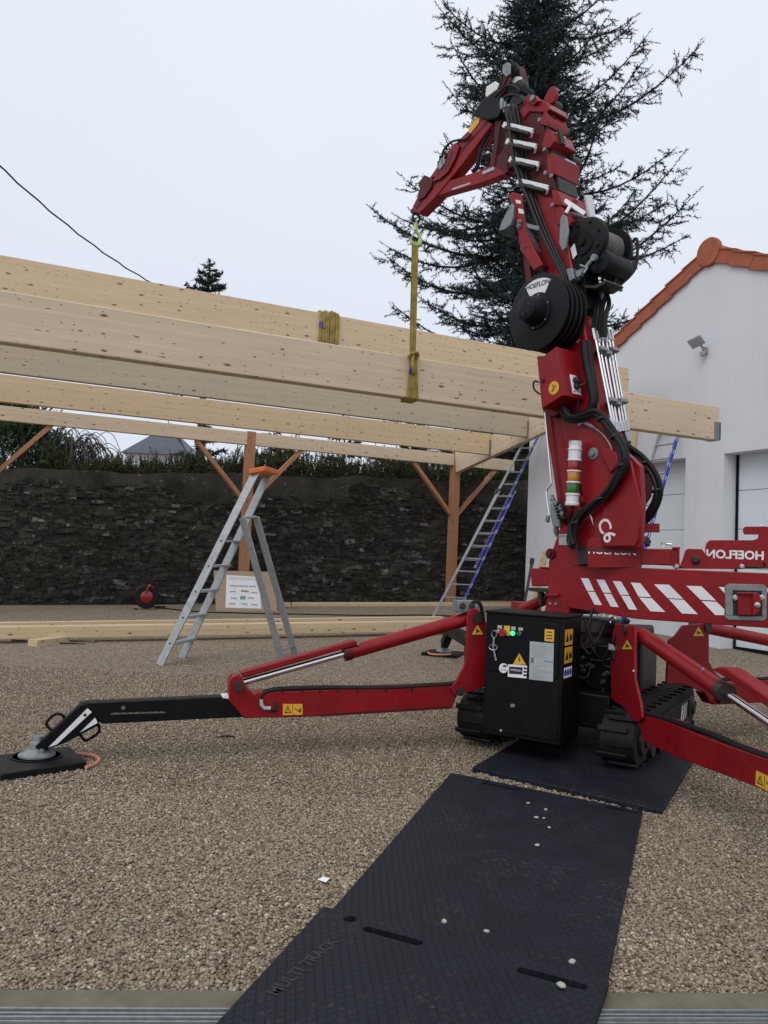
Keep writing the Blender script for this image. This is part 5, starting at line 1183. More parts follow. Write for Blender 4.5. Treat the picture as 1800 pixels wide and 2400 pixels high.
m.tube(spline([Q2.at(x, y, .05) for x, y in ((1572, 1278), (1578, 1290), (1582, 1302), (1580, 1310))], 4), .003, 5); m.build('lock_pin', M['steel'], crane)
m = MB()
for x, y in ((1585, 1328), (1738, 1328)): m.lathe(Q2.at(x, y, .03), -Q2.n, [(.020, 0), (.020, .012), (.012, .02), (.012, .03)], 10)
m.build('hex_bolt', M['steel'], crane)
m = MB(); m.tube(spline([Q2.at(x, y, .12) for x, y in ((1705, 1330), (1735, 1327), (1760, 1328), (1785, 1330), (1793, 1324), (1788, 1318))], 5), .008, 6); m.build('loose_cord', M['hose'], crane)
m = MB(); m.tube(spline([Q2.at(x, y, .2) for x, y in ((1778, 1236), (1782, 1233), (1790, 1233), (1792, 1238))], 4), .004, 6); m.build('hook_pin', M['steel'], crane)

# ---- boom base and cheeks
bb = [(1250, 455), (1311, 478), (1340, 620), (1375, 800), (1400, 960), (1440, 1060), (1478, 1180), (1490, 1270), (1400, 1290), (1360, 1190), (1312, 1203), (1294, 1100), (1270, 959), (1256, 833), (1258, 640)]
boom = sp('boom_base', [(1252, 450), (1311, 470), (1343, 640), (1376, 800), (1404, 960), (1428, 1060), (1330, 1100), (1306, 959), (1292, 833), (1273, 640)], -.165, .29, M['red'], bevel=.012)
sp('lift_ram_guard', [(1256, 833), (1292, 833), (1320, 959), (1340, 1080), (1357, 1188), (1325, 1200), (1308, 1205), (1294, 1100), (1270, 959)], -.15, .17, M['red'], bevel=.02)
sp('lift_ram_guard', [(1286, 958), (1290, 958), (1324, 1198), (1318, 1200)], -.155, .006, M['dark_red'])
ck = [(1357, 1005), (1404, 985), (1421, 1015), (1440, 1040), (1476, 1068), (1501, 1093), (1506, 1180), (1500, 1285), (1395, 1285), (1388, 1215), (1372, 1190), (1362, 1140), (1345, 1060)]
cheek = sp('boom_cheek', ck, -.235, .05, M['red'], bevel=.006); sp('boom_cheek', ck, .185, .05, M['red'], bevel=.006)
sp('cheek_facet', [(1429, 1110), (1474, 1075), (1480, 1085), (1503, 1180), (1497, 1262), (1488, 1282), (1412, 1282), (1405, 1225)], -.255, .03, M['red'], bevel=.012)
sp('cheek_block', [(1404, 1062), (1412, 1045), (1428, 1052), (1444, 1060), (1452, 1085), (1430, 1112)], -.275, .04, M['red'], bevel=.015)
sp('boom_cheek', [(1478, 1068), (1500, 1083), (1502, 1098), (1492, 1160), (1476, 1185), (1470, 1100)], .02, .2, M['dark_red'])
m = MB(); m.lathe(S(1392, 1063, -.235), -ww, [(.048, 0), (.048, .012), (.024, .014), (.024, .034), (.014, .036)], 22); m.build('pivot_bolt', M['galv'], crane)
cx2 = (S(1424, 1250, -.256)-S(1412, 1222, -.256)).normalized()
lettering('model_lettering', 'C6', S(1420, 1243, -.2565), cx2, ww.cross(cx2)*-1 if (ww.cross(cx2)*-1).dot(V((.6, -.8, 0))) > 0 else ww.cross(cx2), .115, M['white'], crane, 0)
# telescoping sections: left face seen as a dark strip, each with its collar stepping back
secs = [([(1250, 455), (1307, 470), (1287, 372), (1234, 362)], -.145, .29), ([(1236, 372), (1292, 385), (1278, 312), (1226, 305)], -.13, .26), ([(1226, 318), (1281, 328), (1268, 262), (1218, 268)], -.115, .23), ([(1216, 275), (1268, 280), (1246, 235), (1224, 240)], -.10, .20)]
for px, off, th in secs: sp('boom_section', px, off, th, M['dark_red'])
for px, off, th in (([(1292, 444), (1309, 447), (1319, 481), (1297, 481)], -.19, .39), ([(1281, 364), (1292, 358), (1302, 362), (1300, 408), (1283, 411)], -.165, .33), ([(1268, 344), (1280, 302), (1291, 305), (1300, 330), (1288, 347)], -.145, .29), ([(1263, 290), (1274, 262), (1280, 258), (1287, 278), (1284, 296)], -.13, .26)):
    sp('boom_collar', px, off, th, M['red'], bevel=.006)
for px, off, th in (([(1297, 481), (1317, 481), (1326, 524), (1306, 528)], -.18, .37), ([(1283, 411), (1296, 411), (1304, 440), (1292, 444)], -.10, .2)):
    sp('boom_collar', px, off, th, M['red' if th > .3 else 'rusty'], bevel=.006)
sp('boom_head', [(1236, 222), (1250, 224), (1282, 240), (1290, 256), (1278, 264), (1240, 262), (1226, 280), (1216, 262)], -.13, .26, M['red'], bevel=.01)
sp('head_lug', [(1274, 232), (1288, 206), (1296, 201), (1302, 206), (1303, 222), (1296, 240), (1284, 246)], .02, .04, M['red']); sp('head_lug', [(1274, 232), (1288, 206), (1296, 201), (1302, 206), (1303, 222), (1296, 240), (1284, 246)], .12, .03, M['dark_red'])
sp('head_lug', [(1232, 226), (1238, 221), (1256, 224), (1262, 236), (1250, 246), (1236, 240)], -.16, .03, M['red'])
m = MB(); m.lathe(S(1249, 231, -.16), -ww, [(.028, 0), (.028, .015), (.014, .02)], 14)
for px, py in ((1279, 405), (1293, 412), (1296, 480), (1265, 281), (1277, 350)): m.lathe(S(px, py, -.20), -ww, [(.018, 0), (.018, .012)], 10)
m.build('pivot_boss', M['galv'], crane)
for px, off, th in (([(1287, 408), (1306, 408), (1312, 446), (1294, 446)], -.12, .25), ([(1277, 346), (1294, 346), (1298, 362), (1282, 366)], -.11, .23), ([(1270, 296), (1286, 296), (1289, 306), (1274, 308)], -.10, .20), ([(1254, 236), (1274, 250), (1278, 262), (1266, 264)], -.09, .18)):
    sp('gap_shade', px, off, th, M['ink'], bevel=0)  # solid black blocks stand in for the shade in the gaps between collars
nb = (aa*-.936+V((0, 0, .351))).normalized(); dbm = (aa*.351+V((0, 0, .936))).normalized()
m = MB()
for px, py, o1, r_ in ((1301, 252, .10, .055), (1318, 312, .12, .058), (1345, 385, .14, .058), (1302, 385, .02, .03)): c_ = S(px-22, py+2, o1-.05); m.cyl(c_+nb*.05, c_+nb*.05+ww*.12, r_, n=18)
m.build('rope_sheave', M['rusty'], crane)
m = MB()
for px, py in ((1300, 262), (1322, 318), (1345, 380)): c_ = S(px-28, py, -.03)+nb*.03; m.cyl(c_, c_+ww*.14, .016, n=10)
m.build('sheave_axle', M['steel'], crane)
m = MB()
for (px, py, n_) in ((1304, 330, 7), (1300, 424, 8), (1286, 285, 4)):
    for col in (-.05, .06):
        for i in range(n_): c_ = S(px-6+i*1.2, py-10+i*5, col)+nb*.07; m.box(c_, ww, dbm, nb, .028, .009, .012)
m.build('leaf_chain', M['rusty'], crane)
m = MB(); c_ = S(1338, 458, -.02); m.lathe(c_+nb*.03+ww*.10, nb, [(.03, 0), (.03, .03), (.015, .03)], 12); m.build('inspection_plug', M['rusty'], crane)
# aluminium hose guides
for (xa, ya, xb, yb) in ((1180, 292, 1248, 308), (1187, 331, 1256, 344), (1194, 373, 1262, 386), (1212, 424, 1284, 441)):
    m = MB(); oA, oB = -.23, -.19
    a = S(xa, ya, oA); b = S(xb, yb, oB); m.bar(a, b, dbm, .05, .022); m.bar(a.lerp(b, .05)-dbm*.03, a.lerp(b, .05)+dbm*.02-V((0, 0, .02)), ww, .03, .03)
    m.bar(b, S(xb-4, yb+14, oB+.02), ww, .02, .025)
    mid = a.lerp(b, .5); m.box(mid+dbm*.012, b-a, ww, dbm, .035, .02, .022); m.build('hose_guide', M['white'], crane, bevel=.004)
    m = MB(); m.bar(a.lerp(b, .08)-dbm*.04, a.lerp(b, .9)-dbm*.045, dbm, .03, .07); m.build('guide_roller', M['rusty'], crane, bevel=.006)
hp_ = [(1184, 252), (1192, 290), (1199, 335), (1205, 380), (1222, 432), (1236, 462), (1258, 520), (1290, 590), (1312, 632), (1326, 672), (1330, 720)]
for i in range(5):
    o_ = -.25+.035*i; m = MB(); m.tube(spline([S(x+i*8.5*(1-.45*max(0, (y-470)/250)), y-i*1.2, o_+.01) for x, y in hp_], 6), .0165, 8); m.build('boom_hose', M['hose'], crane)
m = MB()
for i, (px, py) in enumerate(((1176, 244), (1183, 252), (1192, 258), (1203, 260))): a = S(px, py, -.2+.03*i); m.tube([a+V((0, 0, .05)), a, a-V((0, 0, .05))], [.018, .022, .014], 8)
m.build('hose_end', M['galv'], crane)
# ---- jib
jib = sp('jib_arm', [(966, 484), (986, 446), (1050, 352), (1131, 272), (1154, 290), (1088, 380), (1020, 463), (982, 502), (968, 496)], -.06, .13, M['red'], bevel=.012)
sp('jib_edge', [(972, 486), (1052, 380), (1140, 284), (1143, 287), (1056, 384), (976, 490)], -.063, .003, M['dark_red'], parent=jib, bevel=0)
sp('jib_plate', [(1040, 372), (1066, 334), (1076, 343), (1066, 372), (1050, 402), (1030, 420), (1012, 426), (1030, 400)], -.085, .02, M['red'], parent=jib)
for px in ([(1050, 372), (1056, 360), (1062, 352), (1064, 356), (1058, 370), (1046, 380)], [(1042, 392), (1054, 376), (1056, 380), (1044, 402)], [(1030, 392), (1036, 386), (1030, 406), (1022, 410)]):
    sp('lightening_hole', px, -.0865, .002, M['ink'], parent=jib, bevel=0)
sp('jib_plate', [(1000, 420), (1014, 412), (1010, 440), (994, 462), (980, 470), (978, 456), (986, 438)], -.08, .16, M['dark_red'], parent=jib)
sp('jib_bracket', [(980, 430), (994, 410), (1002, 414), (998, 432), (984, 446)], -.03, .07, M['dark_red'], parent=jib)
m = MB(); 
for px, py in ((1032, 372), (1038, 380), (1028, 385), (1044, 364)): a = S(px, py, -.09); m.tube([a+V((0, 0, .03)), a-V((0, 0, .03))], .014, 8)
m.tube(spline([S(x, y, -.08) for x, y in ((1036, 370), (1040, 352), (1056, 334), (1075, 328), (1092, 326), (1104, 316))], 5), .012, 8); m.build('jib_hose', M['hose'], jib)
sp('jib_valve', [(1024, 390), (1034, 370), (1042, 372), (1040, 384), (1030, 398)], -.10, .05, M['grey'], parent=jib)
ys2 = sp('jib_sticker', [(1098, 310), (1100, 298), (1120, 270), (1126, 272), (1122, 288), (1103, 312)], -.066, .003, M['yellow'], parent=jib, bevel=0)
sp('strut', [(1036, 428), (1122, 400), (1130, 396), (1152, 386), (1176, 400), (1184, 408), (1120, 432), (1036, 456), (1018, 462)], -.05, .10, M['red'], bevel=.01)
sp('strut_marking', [(1060, 441), (1102, 427), (1102, 431), (1060, 446)], -.052, .002, M['label_grey'], bevel=0)
sp('strut_plate', [(1130, 402), (1156, 390), (1158, 398), (1130, 410)], -.06, .02, M['label_grey'])
sp('link', [(1160, 276), (1174, 280), (1164, 350), (1158, 395), (1146, 392), (1158, 330)], -.05, .10, M['dark_red'])
sp('link_block', [(1148, 384), (1180, 350), (1190, 362), (1190, 402), (1170, 416), (1150, 404)], -.04, .10, M['dark_red'])
sp('link_arm', [(1196, 270), (1180, 340), (1186, 400), (1225, 370), (1222, 290)], -.03, .10, M['dark_red'])
m = MB(); m.tube(spline([S(x, y, -.02) for x, y in ((1150, 306), (1130, 340), (1124, 366), (1118, 392), (1108, 402))], 6), .022, 8); m.build('jib_hose', M['hose'], crane)
sp('head_cover', [(1105, 268), (1132, 232), (1158, 212), (1190, 196), (1212, 192), (1224, 198), (1222, 216), (1198, 222), (1180, 252), (1166, 276), (1140, 282), (1126, 276), (1108, 270)], -.09, .18, M['plastic'], bevel=.012)
sp('white_box', [(1139, 203), (1160, 190), (1168, 198), (1165, 209), (1140, 228), (1137, 224)], -.10, .16, M['white'], bevel=.008)
sp('head_bracket', [(1180, 150), (1190, 146), (1195, 170), (1196, 190), (1184, 214), (1172, 226), (1164, 212), (1172, 190)], -.10, .025, M['dark_red'])
sp('head_side_plate', [(1178, 152), (1190, 145), (1196, 150), (1196, 172), (1186, 180), (1176, 170)], -.115, .012, M['galv'])
sp('head_bracket', [(1196, 150), (1214, 152), (1222, 180), (1224, 214), (1196, 210), (1192, 180)], -.03, .10, M['dark_red'])
m = MB()
for i in range(3): m.lathe(S(1196, 166, -.07+.045*i), ww, [(.085, 0), (.07, .012), (.07, .022), (.085, .034)], 24)
m.build('pulley', M['hose'], crane)
sp('head_label', [(1195, 178), (1222, 180), (1223, 196), (1196, 194)], -.045, .012, M['white'], bevel=.003)
m = MB(); a = S(1212, 203, -.08); m.lathe(a, ww, [(.06, 0), (.075, .02), (.075, .07), (.06, .09)], 20); m.build('swivel_motor', M['rusty'], crane)
m = MB(); m.tube(spline([S(x, y, -.10) for x, y in ((1172, 208), (1176, 180), (1184, 162), (1192, 166), (1186, 190), (1178, 208))], 6), .012, 8); m.tube(spline([S(x, y, -.12) for x, y in ((1160, 228), (1184, 204), (1200, 200), (1216, 210), (1212, 224))], 6), .012, 8)
m.tube(spline([S(x, y, -.15) for x, y in ((1178, 232), (1192, 224), (1206, 222), (1220, 228), (1224, 238), (1214, 246))], 6), .012, 8); m.build('head_hose', M['hose'], crane)
sp('head_body', [(1170, 226), (1196, 212), (1222, 214), (1226, 240), (1210, 262), (1180, 262)], -.07, .14, M['rusty'])
# ---- jib stowage bracket on the boom
sp('stow_bracket', [(1190, 460), (1200, 450), (1222, 456), (1233, 545), (1258, 596), (1272, 620), (1250, 633), (1220, 585), (1208, 515), (1199, 475)], -.27, .02, M['red'])
sp('stow_bracket', [(1208, 515), (1233, 545), (1258, 596), (1272, 622), (1250, 632), (1222, 588)], -.25, .10, M['dark_red'])
for px, py in ((1222, 507), (1219, 516), (1218, 566), (1231, 575), (1242, 622)): pass
m = MB()
for px, py in ((1220, 521), (1218, 531)): m.lathe(S(px, py, -.27), -ww, [(.022, 0), (.022, .015), (.012, .016), (.012, .03)], 10)
m.build('bracket_bolt', M['galv'], crane)
m = MB()
for px, py in ((1217, 568), (1231, 580), (1241, 622)): c_ = S(px, py, -.272); m.lathe(c_, -ww, [(.012, -.003), (.012, .0015)], 10)
m.build('bracket_hole', M['ink'], crane)
for ring in ([(1208, 468), (1220, 470), (1221, 478), (1210, 476)], [(1214, 488), (1226, 491), (1228, 501), (1216, 500)]): sp('white_tag', ring, -.273, .002, M['white'], bevel=0)
sp('stow_cover', [(1168, 540), (1176, 518), (1198, 476), (1203, 482), (1202, 508), (1196, 528), (1180, 540)], -.30, .10, M['galv'], bevel=.006)
sp('stow_base', [(1166, 541), (1200, 530), (1208, 548), (1200, 552), (1168, 545)], -.30, .14, M['black'])
sp('stow_rail', [(1226, 600), (1240, 612), (1246, 660), (1240, 690), (1232, 660)], -.25, .06, M['dark_red'])
sp('stow_arm', [(1232, 523), (1262, 530), (1262, 540), (1236, 534)], -.26, .06, M['galv'])
# ---- winch
wc = S(1366, 568, -.13)
m = MB(); m.lathe(wc, ww, [(.17, 0), (.215, .015), (.225, .04), (.225, .06), (.12, .065)], 36); wn1 = m.build('winch_gearbox', M['plastic'], crane)
m = MB(); m.lathe(wc, -ww, [(.12, 0), (.11, .012), (.04, .014), (.035, .03)], 24)
for i in range(8): m.lathe(wc-ww*.0+nb*(.17*math.cos(R(i*45)))+dbm*(.17*math.sin(R(i*45)))-ww*.002, -ww, [(.012, 0), (.012, .012)], 8)
m.build('gear_cover', M['black'], wn1)
prof = [(.10, 0)]
for layer in range(1):
    for i in range(14): prof += [(.148, .002+i*.0215), (.158, .007+i*.0215), (.158, .016+i*.0215), (.148, .0205+i*.0215)]
prof += [(.10, .305)]
m = MB(); m.lathe(wc+ww*.065, ww, prof, 30); m.build('rope_drum', M['cable'], crane)
m = MB(); m.lathe(wc+ww*.37, ww, [(.12, 0), (.215, .005), (.215, .03), (.16, .05), (.15, .12), (.09, .14)], 32); m.build('drum_flange', M['plastic'], crane)
mc = S(1402, 612, -.10); m = MB(); m.lathe(mc, ww, [(.06, 0), (.10, .01), (.105, .04), (.105, .33), (.09, .36), (.05, .37)], 28); m.build('winch_motor', M['plastic'], crane)
sp('winch_side_plate', [(1320, 545), (1336, 520), (1360, 515), (1378, 540), (1380, 630), (1366, 652), (1330, 640), (1318, 606)], -.10, .03, M['plastic'])
sp('winch_bracket', [(1313, 512), (1318, 502), (1326, 506), (1332, 540), (1326, 580), (1318, 588), (1310, 570)], -.22, .02, M['galv'])
sp('winch_bracket', [(1327, 630), (1341, 628), (1346, 652), (1334, 660)], -.22, .10, M['galv'])
sp('white_plate', [(1346, 570), (1352, 596), (1343, 608), (1336, 582)], -.155, .004, M['white'])
m = MB(); a = S(1378, 458, .06); b = S(1388, 516, .12); m.bar(a, b, ww, .085, .03); m.build('winch_guard', M['white'], crane, bevel=.006)
m = MB(); m.bar(S(1322, 470, -.14), S(1370, 502, -.02), dbm, .05, .02); m.bar(S(1338, 480, -.12), S(1326, 500, -.16), dbm, .03, .02); m.build('rope_guide_arm', M['white'], crane, bevel=.005)
m = MB(); m.tube([S(1324, 497, -.1), S(1376, 514, .06)], .02, 8); m.build('rope_guide_bar', M['galv'], crane)
m = MB(); m.tube([S(1352, 642, -.2), S(1372, 628, -.17), S(1390, 605, -.14)], .016, 8); m.lathe(S(1390, 603, -.16), ww, [(.03, 0), (.03, .03)], 14); m.lathe(S(1356, 640, -.21), ww, [(.03, 0), (.03, .04)], 12); m.tube([S(1360, 622, -.2), S(1376, 628, -.18), S(1368, 640, -.2)], .012, 7); m.build('winch_lever', M['galv'], crane)
sp('lower_plate', [(1336, 656), (1345, 668), (1395, 668), (1420, 655), (1424, 660), (1398, 676), (1343, 675)], -.14, .22, M['rusty'])
m = MB(); a = S(1408, 655, .05); m.box(a+ww*.12, ww, dbm, nb, .04, .06, .012); m.box(a+ww*.22+nb*.02, ww, dbm, nb, .02, .07, .012); m.build('rope_anchor', M['galv'], crane, bevel=.004)
for k_ in range(7):
    m = MB(); x0_ = 1385+random.uniform(-15, 60); m.tube(spline([S(x0_, 560+random.uniform(0, 60), .2), S(x0_+18, 640+random.uniform(-10, 20), .14), S(1400+k_*5, 690+k_*3, .02), S(1392+k_*5, 740, -.05), S(1384+k_*6, 790, -.08)], 6), .011, 7); m.build('winch_hose', M['hose'], crane)
m = MB(); m.tube(spline([S(1480, 570, .36), S(1492, 560, .36), S(1494, 590, .34), S(1488, 630, .3), S(1462, 660, .22), S(1436, 680, .12)], 6), .014, 7); m.build('winch_hose', M['hose'], crane)
m = MB(); 
for px, py in ((1408, 680), (1420, 672), (1405, 726), (1412, 700)): a = S(px, py, .02); m.tube([a-V((0, 0, .05)), a+V((0, 0, .05))], [.012, .02], 8)
m.build('hose_union', M['galv'], crane)
# core behind the winch
sp('boom_saddle', [(1330, 560), (1352, 560), (1368, 640), (1376, 720), (1366, 740), (1345, 690)], -.14, .20, M['black'])
# ---- hose reel
rcn = S(1259, 731, -.44)
m = MB(); m.lathe(rcn, ww, [(.30, 0), (.325, .008), (.325, .02), (.10, .03)], 56); hr_ = m.build('hose_reel', M['plastic'], crane)
for i in range(4):
    o_ = .035+i*.058; m = MB(); m.lathe(rcn+ww*o_, ww, [(.12, 0), (.285, .004), (.295, .012), (.295, .022), (.285, .03), (.285, .036), (.312, .038), (.316, .050), (.12, .056)], 48); m.build('reel_disc', M['hose'], hr_)
m = MB(); m.lathe(rcn+ww*.26, ww, [(.20, 0), (.20, .12), (.12, .14)], 32); m.build('reel_core', M['black'], hr_)
m = MB(); m.lathe(rcn, -ww, [(.155, 0), (.15, .015), (.128, .02), (.100, .145), (.085, .155)], 36); hub = m.build('reel_hub', M['plastic'], hr_)
m = MB()
for i in range(5): m.lathe(rcn-ww*.156+V((0, 0, .05*math.sin(R(i*72))))+aa*(.05*math.cos(R(i*72))), -ww, [(.010, -.002), (.010, .001)], 10)
m.build('hub_hole', M['ink'], hub)
m = MB()
rx = aa*-1
for i in range(6): a = R(i*60+20); c_ = rcn+rx*(.14*math.cos(a))+V((0, 0, .14*math.sin(a))); m.lathe(c_-ww*.014, -ww, [(.008, 0), (.008, .006)], 8)
m.build('hub_screw', M['galv'], hub)
lb_ = MB(); aw = []
for a in range(60, 121, 10): aw.append((.285, R(a)))
ring = [rcn+rx*(r_*math.cos(a))+V((0, 0, r_*math.sin(a)))-ww*.002 for r_, a in aw]+[rcn+rx*(.165*math.cos(R(a)))+V((0, 0, .165*math.sin(R(a))))-ww*.002 for a in range(120, 59, -10)]
lb_.prism(ring, -ww*.0015); ol = lb_.build('reel_label', M['white'], hr_)
lettering('lettering', 'HOEFLON', rcn+V((0, 0, .232))-ww*.0045, rx, (0, 0, 1), .040, M['ink'], ol, 0, bold=.03)
# ---- control box on the boom
cbx = sp('radio_box', [(1259, 846), (1302, 813), (1320, 926), (1270, 958)], -.42, .30, M['red'], bevel=.006)
sp('box_lid', [(1298, 816), (1303, 812), (1321, 926), (1316, 929)], -.423, .306, M['red'], parent=cbx, bevel=.003)
m = MB(); c_ = S(1298, 909, -.4215); ux_ = (S(1310, 900, -.42)-S(1290, 915, -.42)).normalized(); 
m.prism([c_+aa*-(.055*math.cos(R(i*15)))+V((0, 0, .055*math.sin(R(i*15)))) for i in range(24)], -ww*.001); yb = m.build('radio_sticker', M['yellow'], cbx)
m = MB()
for r_ in (.016, .027, .038): m.tube([c_-ww*.0016+aa*-(r_*math.cos(R(a))-.008)+V((0, 0, r_*math.sin(R(a))-.012)) for a in range(20, 111, 15)], .0022, 5)
m.bar(c_-ww*.002+aa*.02-V((0, 0, .03)), c_-ww*.002-aa*.005+V((0, 0, .0)), ww, .003, .012); m.build('symbol', M['ink'], yb)
pc = S(1320, 882, -.40)+ww*.16-V((0, 0, 0)); pc = S(1312, 870, -.42)+ww*.17+nb*.008
sd2 = (S(1320, 926, -.42)-S(1302, 813, -.42)).normalized(); nn2 = sd2.cross(ww).normalized(); nn2 = nn2 if nn2.dot(nb) > 0 else -nn2
pc = S(1314, 886, -.42)+ww*.17+sd2*.035+nn2*.008
m = MB(); m.box(pc, ww, sd2, nn2, .055, .085, .005); wp = m.build('socket_plate', M['white'], cbx, bevel=.004)
m = MB(); m.lathe(pc-sd2*.03, nn2, [(.036, 0), (.036, .03), (.030, .045), (.02, .048)], 20); m.lathe(pc+sd2*.02-ww*.01, nn2, [(.028, 0), (.028, .03), (.02, .035)], 18); m.tube(spline([pc+sd2*.02+nn2*.03, pc+sd2*.0+nn2*.08+ww*.06, pc-sd2*.03+nn2*.05+ww*.16, pc-sd2*.05+ww*.24], 5), .006, 6); m.build('socket', M['ink'], wp)
m = MB()
for a_, b_ in ((-.04, .065), (.04, .065), (.0, .06)): m.lathe(pc+ww*a_+sd2*b_+nn2*.005, nn2, [(.008, 0), (.008, .006)], 8)
m.build('socket_screw', M['steel'], wp)
m = MB(); m.tube(spline([S(x, y, -.38) for x, y in ((1262, 896), (1254, 893), (1250, 900), (1252, 912), (1260, 920), (1266, 924))], 5), .008, 7)
m.tube(spline([S(x, y, -.3) for x, y in ((1316, 944), (1322, 968), (1340, 974), (1352, 962), (1355, 938))], 5), .005, 6); m.build('box_cable', M['hose'], crane)
sp('box_support', [(1270, 958), (1320, 930), (1330, 950), (1300, 975), (1282, 975)], -.25, .2, M['dark_red'])
m = MB(); c_ = S(1272, 892, -.422); m.lathe(c_, -ww, [(.02, 0), (.02, .01), (.01, .012)], 12); m.build('box_lock', M['dark_red'], cbx)
# ---- chrome hydraulic pipes on the back of the boom
ptop = [(1381, 783), (1389, 790), (1397, 783), (1407, 790), (1413, 783), (1421, 786)]; pbot = [(1425, 1006), (1432, 1012), (1438, 1014), (1446, 1012), (1453, 1012), (1459, 1010)]
for i in range(6):
    o_ = -.13+.05*i; a = S(*ptop[i], o_)+nb*.05; b = S(*pbot[i], o_)+nb*.05; m = MB(); m.tube([a, b], .0105, 10); pp_ = m.build('hydraulic_pipe', M['chrome'], crane)
    m = MB(); m.tube([a-(a-b).normalized()*.08, a+(a-b).normalized()*.02], .018, 6); m.tube([b+(a-b).normalized()*.07, b-(a-b).normalized()*.02], .018, 6); m.build('pipe_union', M['steel'], pp_)
for f in (.2, .24, .73, .76):
    m = MB(); a = S(1381+(1425-1381)*f, 783+(1008-783)*f, -.14)+nb*.06; b = S(1421+(1459-1421)*f, 785+(1010-785)*f, .13)+nb*.06
    if f in (.2, .73): m.box(a.lerp(b, .2), ww, dbm, nb, .045, .018, .03); m.box(a.lerp(b, .9), ww, dbm, nb, .045, .018, .03)
    else: m.box(a.lerp(b, .45), ww, dbm, nb, .04, .018, .03)
    m.build('pipe_clamp', M['galv'], crane, bevel=.004)
m = MB()
for f in (.21, .75): a = S(1381+(1425-1381)*f, 783+(1008-783)*f, -.12); b = S(1421+(1459-1421)*f, 785+(1010-785)*f, .13); m.bar(a+nb*.025, b+nb*.025, dbm, .03, .02)
m.build('clamp_bar', M['black'], crane)
m = MB(); m.tube(spline([S(1352, 806, -.17), S(1368, 790, -.12), S(1400, 776, .02), S(1418, 774, .12), S(1430, 782, .17), S(1431, 800, .17)], 6), .020, 8); m.build('pipe_hoop', M['red'], crane)
m = MB(); m.tube(spline([S(x, y, -.2) for x, y in ((1368, 800), (1374, 850), (1384, 900), (1390, 940), (1378, 965), (1350, 975), (1330, 968))], 6), .032, 10); m.tube(spline([S(x, y, -.17) for x, y in ((1380, 800), (1386, 860), (1396, 930), (1384, 962), (1356, 972))], 6), .026, 10); m.build('boom_hose', M['hose'], crane)
# ---- lower hose bundles
def bundle(path, o0, n_, r_, sprd, name='hose_bundle'):
    for i in range(n_):
        a = 6.28*i/n_; m = MB(); m.tube(spline([S(x+sprd*math.cos(a+j*.5), y+sprd*.8*math.sin(a+j*.5), o0+.018*math.sin(a+j*.5)) for j, (x, y) in enumerate(path)], 7), r_, 8); m.build(name, M['hose'], crane)
bundle([(1322, 962), (1330, 978), (1352, 982), (1392, 968), (1412, 980), (1434, 1012), (1458, 1050), (1462, 1086), (1446, 1122), (1420, 1160), (1380, 1192), (1350, 1222), (1340, 1258), (1344, 1282)], -.30, 4, .020, 7)
bundle([(1450, 1008), (1466, 1044), (1500, 1072), (1528, 1106), (1541, 1142), (1538, 1172), (1524, 1202), (1508, 1222), (1498, 1230)], .10, 3, .021, 7)
bundle([(1346, 1280), (1338, 1262), (1342, 1232), (1352, 1214)], -.27, 3, .018, 5)
m = MB(); a = S(1362, 988, -.26); m.box(a, ww, dbm, nb, .02, .03, .025); m.tube([S(1370, 990, -.26), S(1392, 1002, -.26)], [.016, .012], 8); m.tube(spline([S(x, y, -.26) for x, y in ((1392, 1002), (1412, 1018), (1428, 1040), (1436, 1062))], 5), .006, 6); m.build('pressure_switch', M['galv'], crane)
m = MB()
for px, py in ((1412, 982), (1442, 1024), (1458, 1092), (1408, 1170), (1350, 1226), (1466, 1040), (1512, 1086), (1541, 1150)): 
    c_ = S(px, py, -.30 if px < 1465 else .10); m.lathe(c_-dbm*.006, dbm, [(.047, 0), (.047, .012)], 12)
m.build('cable_tie', M['ink'], crane)
# ---- signal tower
ba = S(1341, 1185, -.33); ta = S(1349, 1034, -.33); ax2 = (ta-ba).normalized(); Lh = (ta-ba).length
stk = MB(); stk.lathe(ba, ax2, [(.055, 0), (.058, .005), (.058, .02), (.052, .025), (.052, Lh*.15), (.058, Lh*.16), (.058, Lh*.19), (.05, Lh*.19)], 24)
lamp = stk.build('signal_lamp', M['white'], crane)
def seg(z0, z1, r_, mat, name): m = MB(); m.lathe(ba+ax2*(Lh*z0), ax2, [(r_*.96, 0), (r_, .004), (r_, Lh*(z1-z0)-.004), (r_*.96, Lh*(z1-z0))], 24); return m.build(name, M[mat], lamp)
for z0, z1, mt in ((.19, .345, 'lens_green'), (.37, .52, 'lens_amber'), (.545, .69, 'lens_red')): seg(z0, z1, .050, mt, 'lens')
for z0, z1 in ((.345, .37), (.52, .545), (.69, .715)): seg(z0, z1, .057, 'white', 'collar')
m = MB(); m.lathe(ba+ax2*(Lh*.715), ax2, [(.051, 0), (.051, Lh*.14), (.057, Lh*.145), (.057, Lh*.165), (.05, Lh*.17), (.05, Lh*.25), (.04, Lh*.285), (.02, Lh*.285)], 24); m.build('sounder', M['white'], lamp)
m = MB()
for i in range(24): a = R(i*15); c_ = ba+ax2*(Lh*.965); u1 = ax2.cross(V((0, 0, 1)) if abs(ax2.z) < .9 else V((1, 0, 0))).normalized(); u2 = ax2.cross(u1); m.tube([c_+(u1*math.cos(a)+u2*math.sin(a))*.051-ax2*.015, c_+(u1*math.cos(a)+u2*math.sin(a))*.047+ax2*.02], .003, 5)
m.build('sounder_rib', M['label_grey'], lamp)
m = MB(); m.tube(spline([ba, ba-V((0, 0, .05)), S(1337, 1212, -.3), S(1336, 1226, -.27), S(1342, 1230, -.25)], 5), .012, 8); m.build('lamp_cable', M['hose'], lamp)
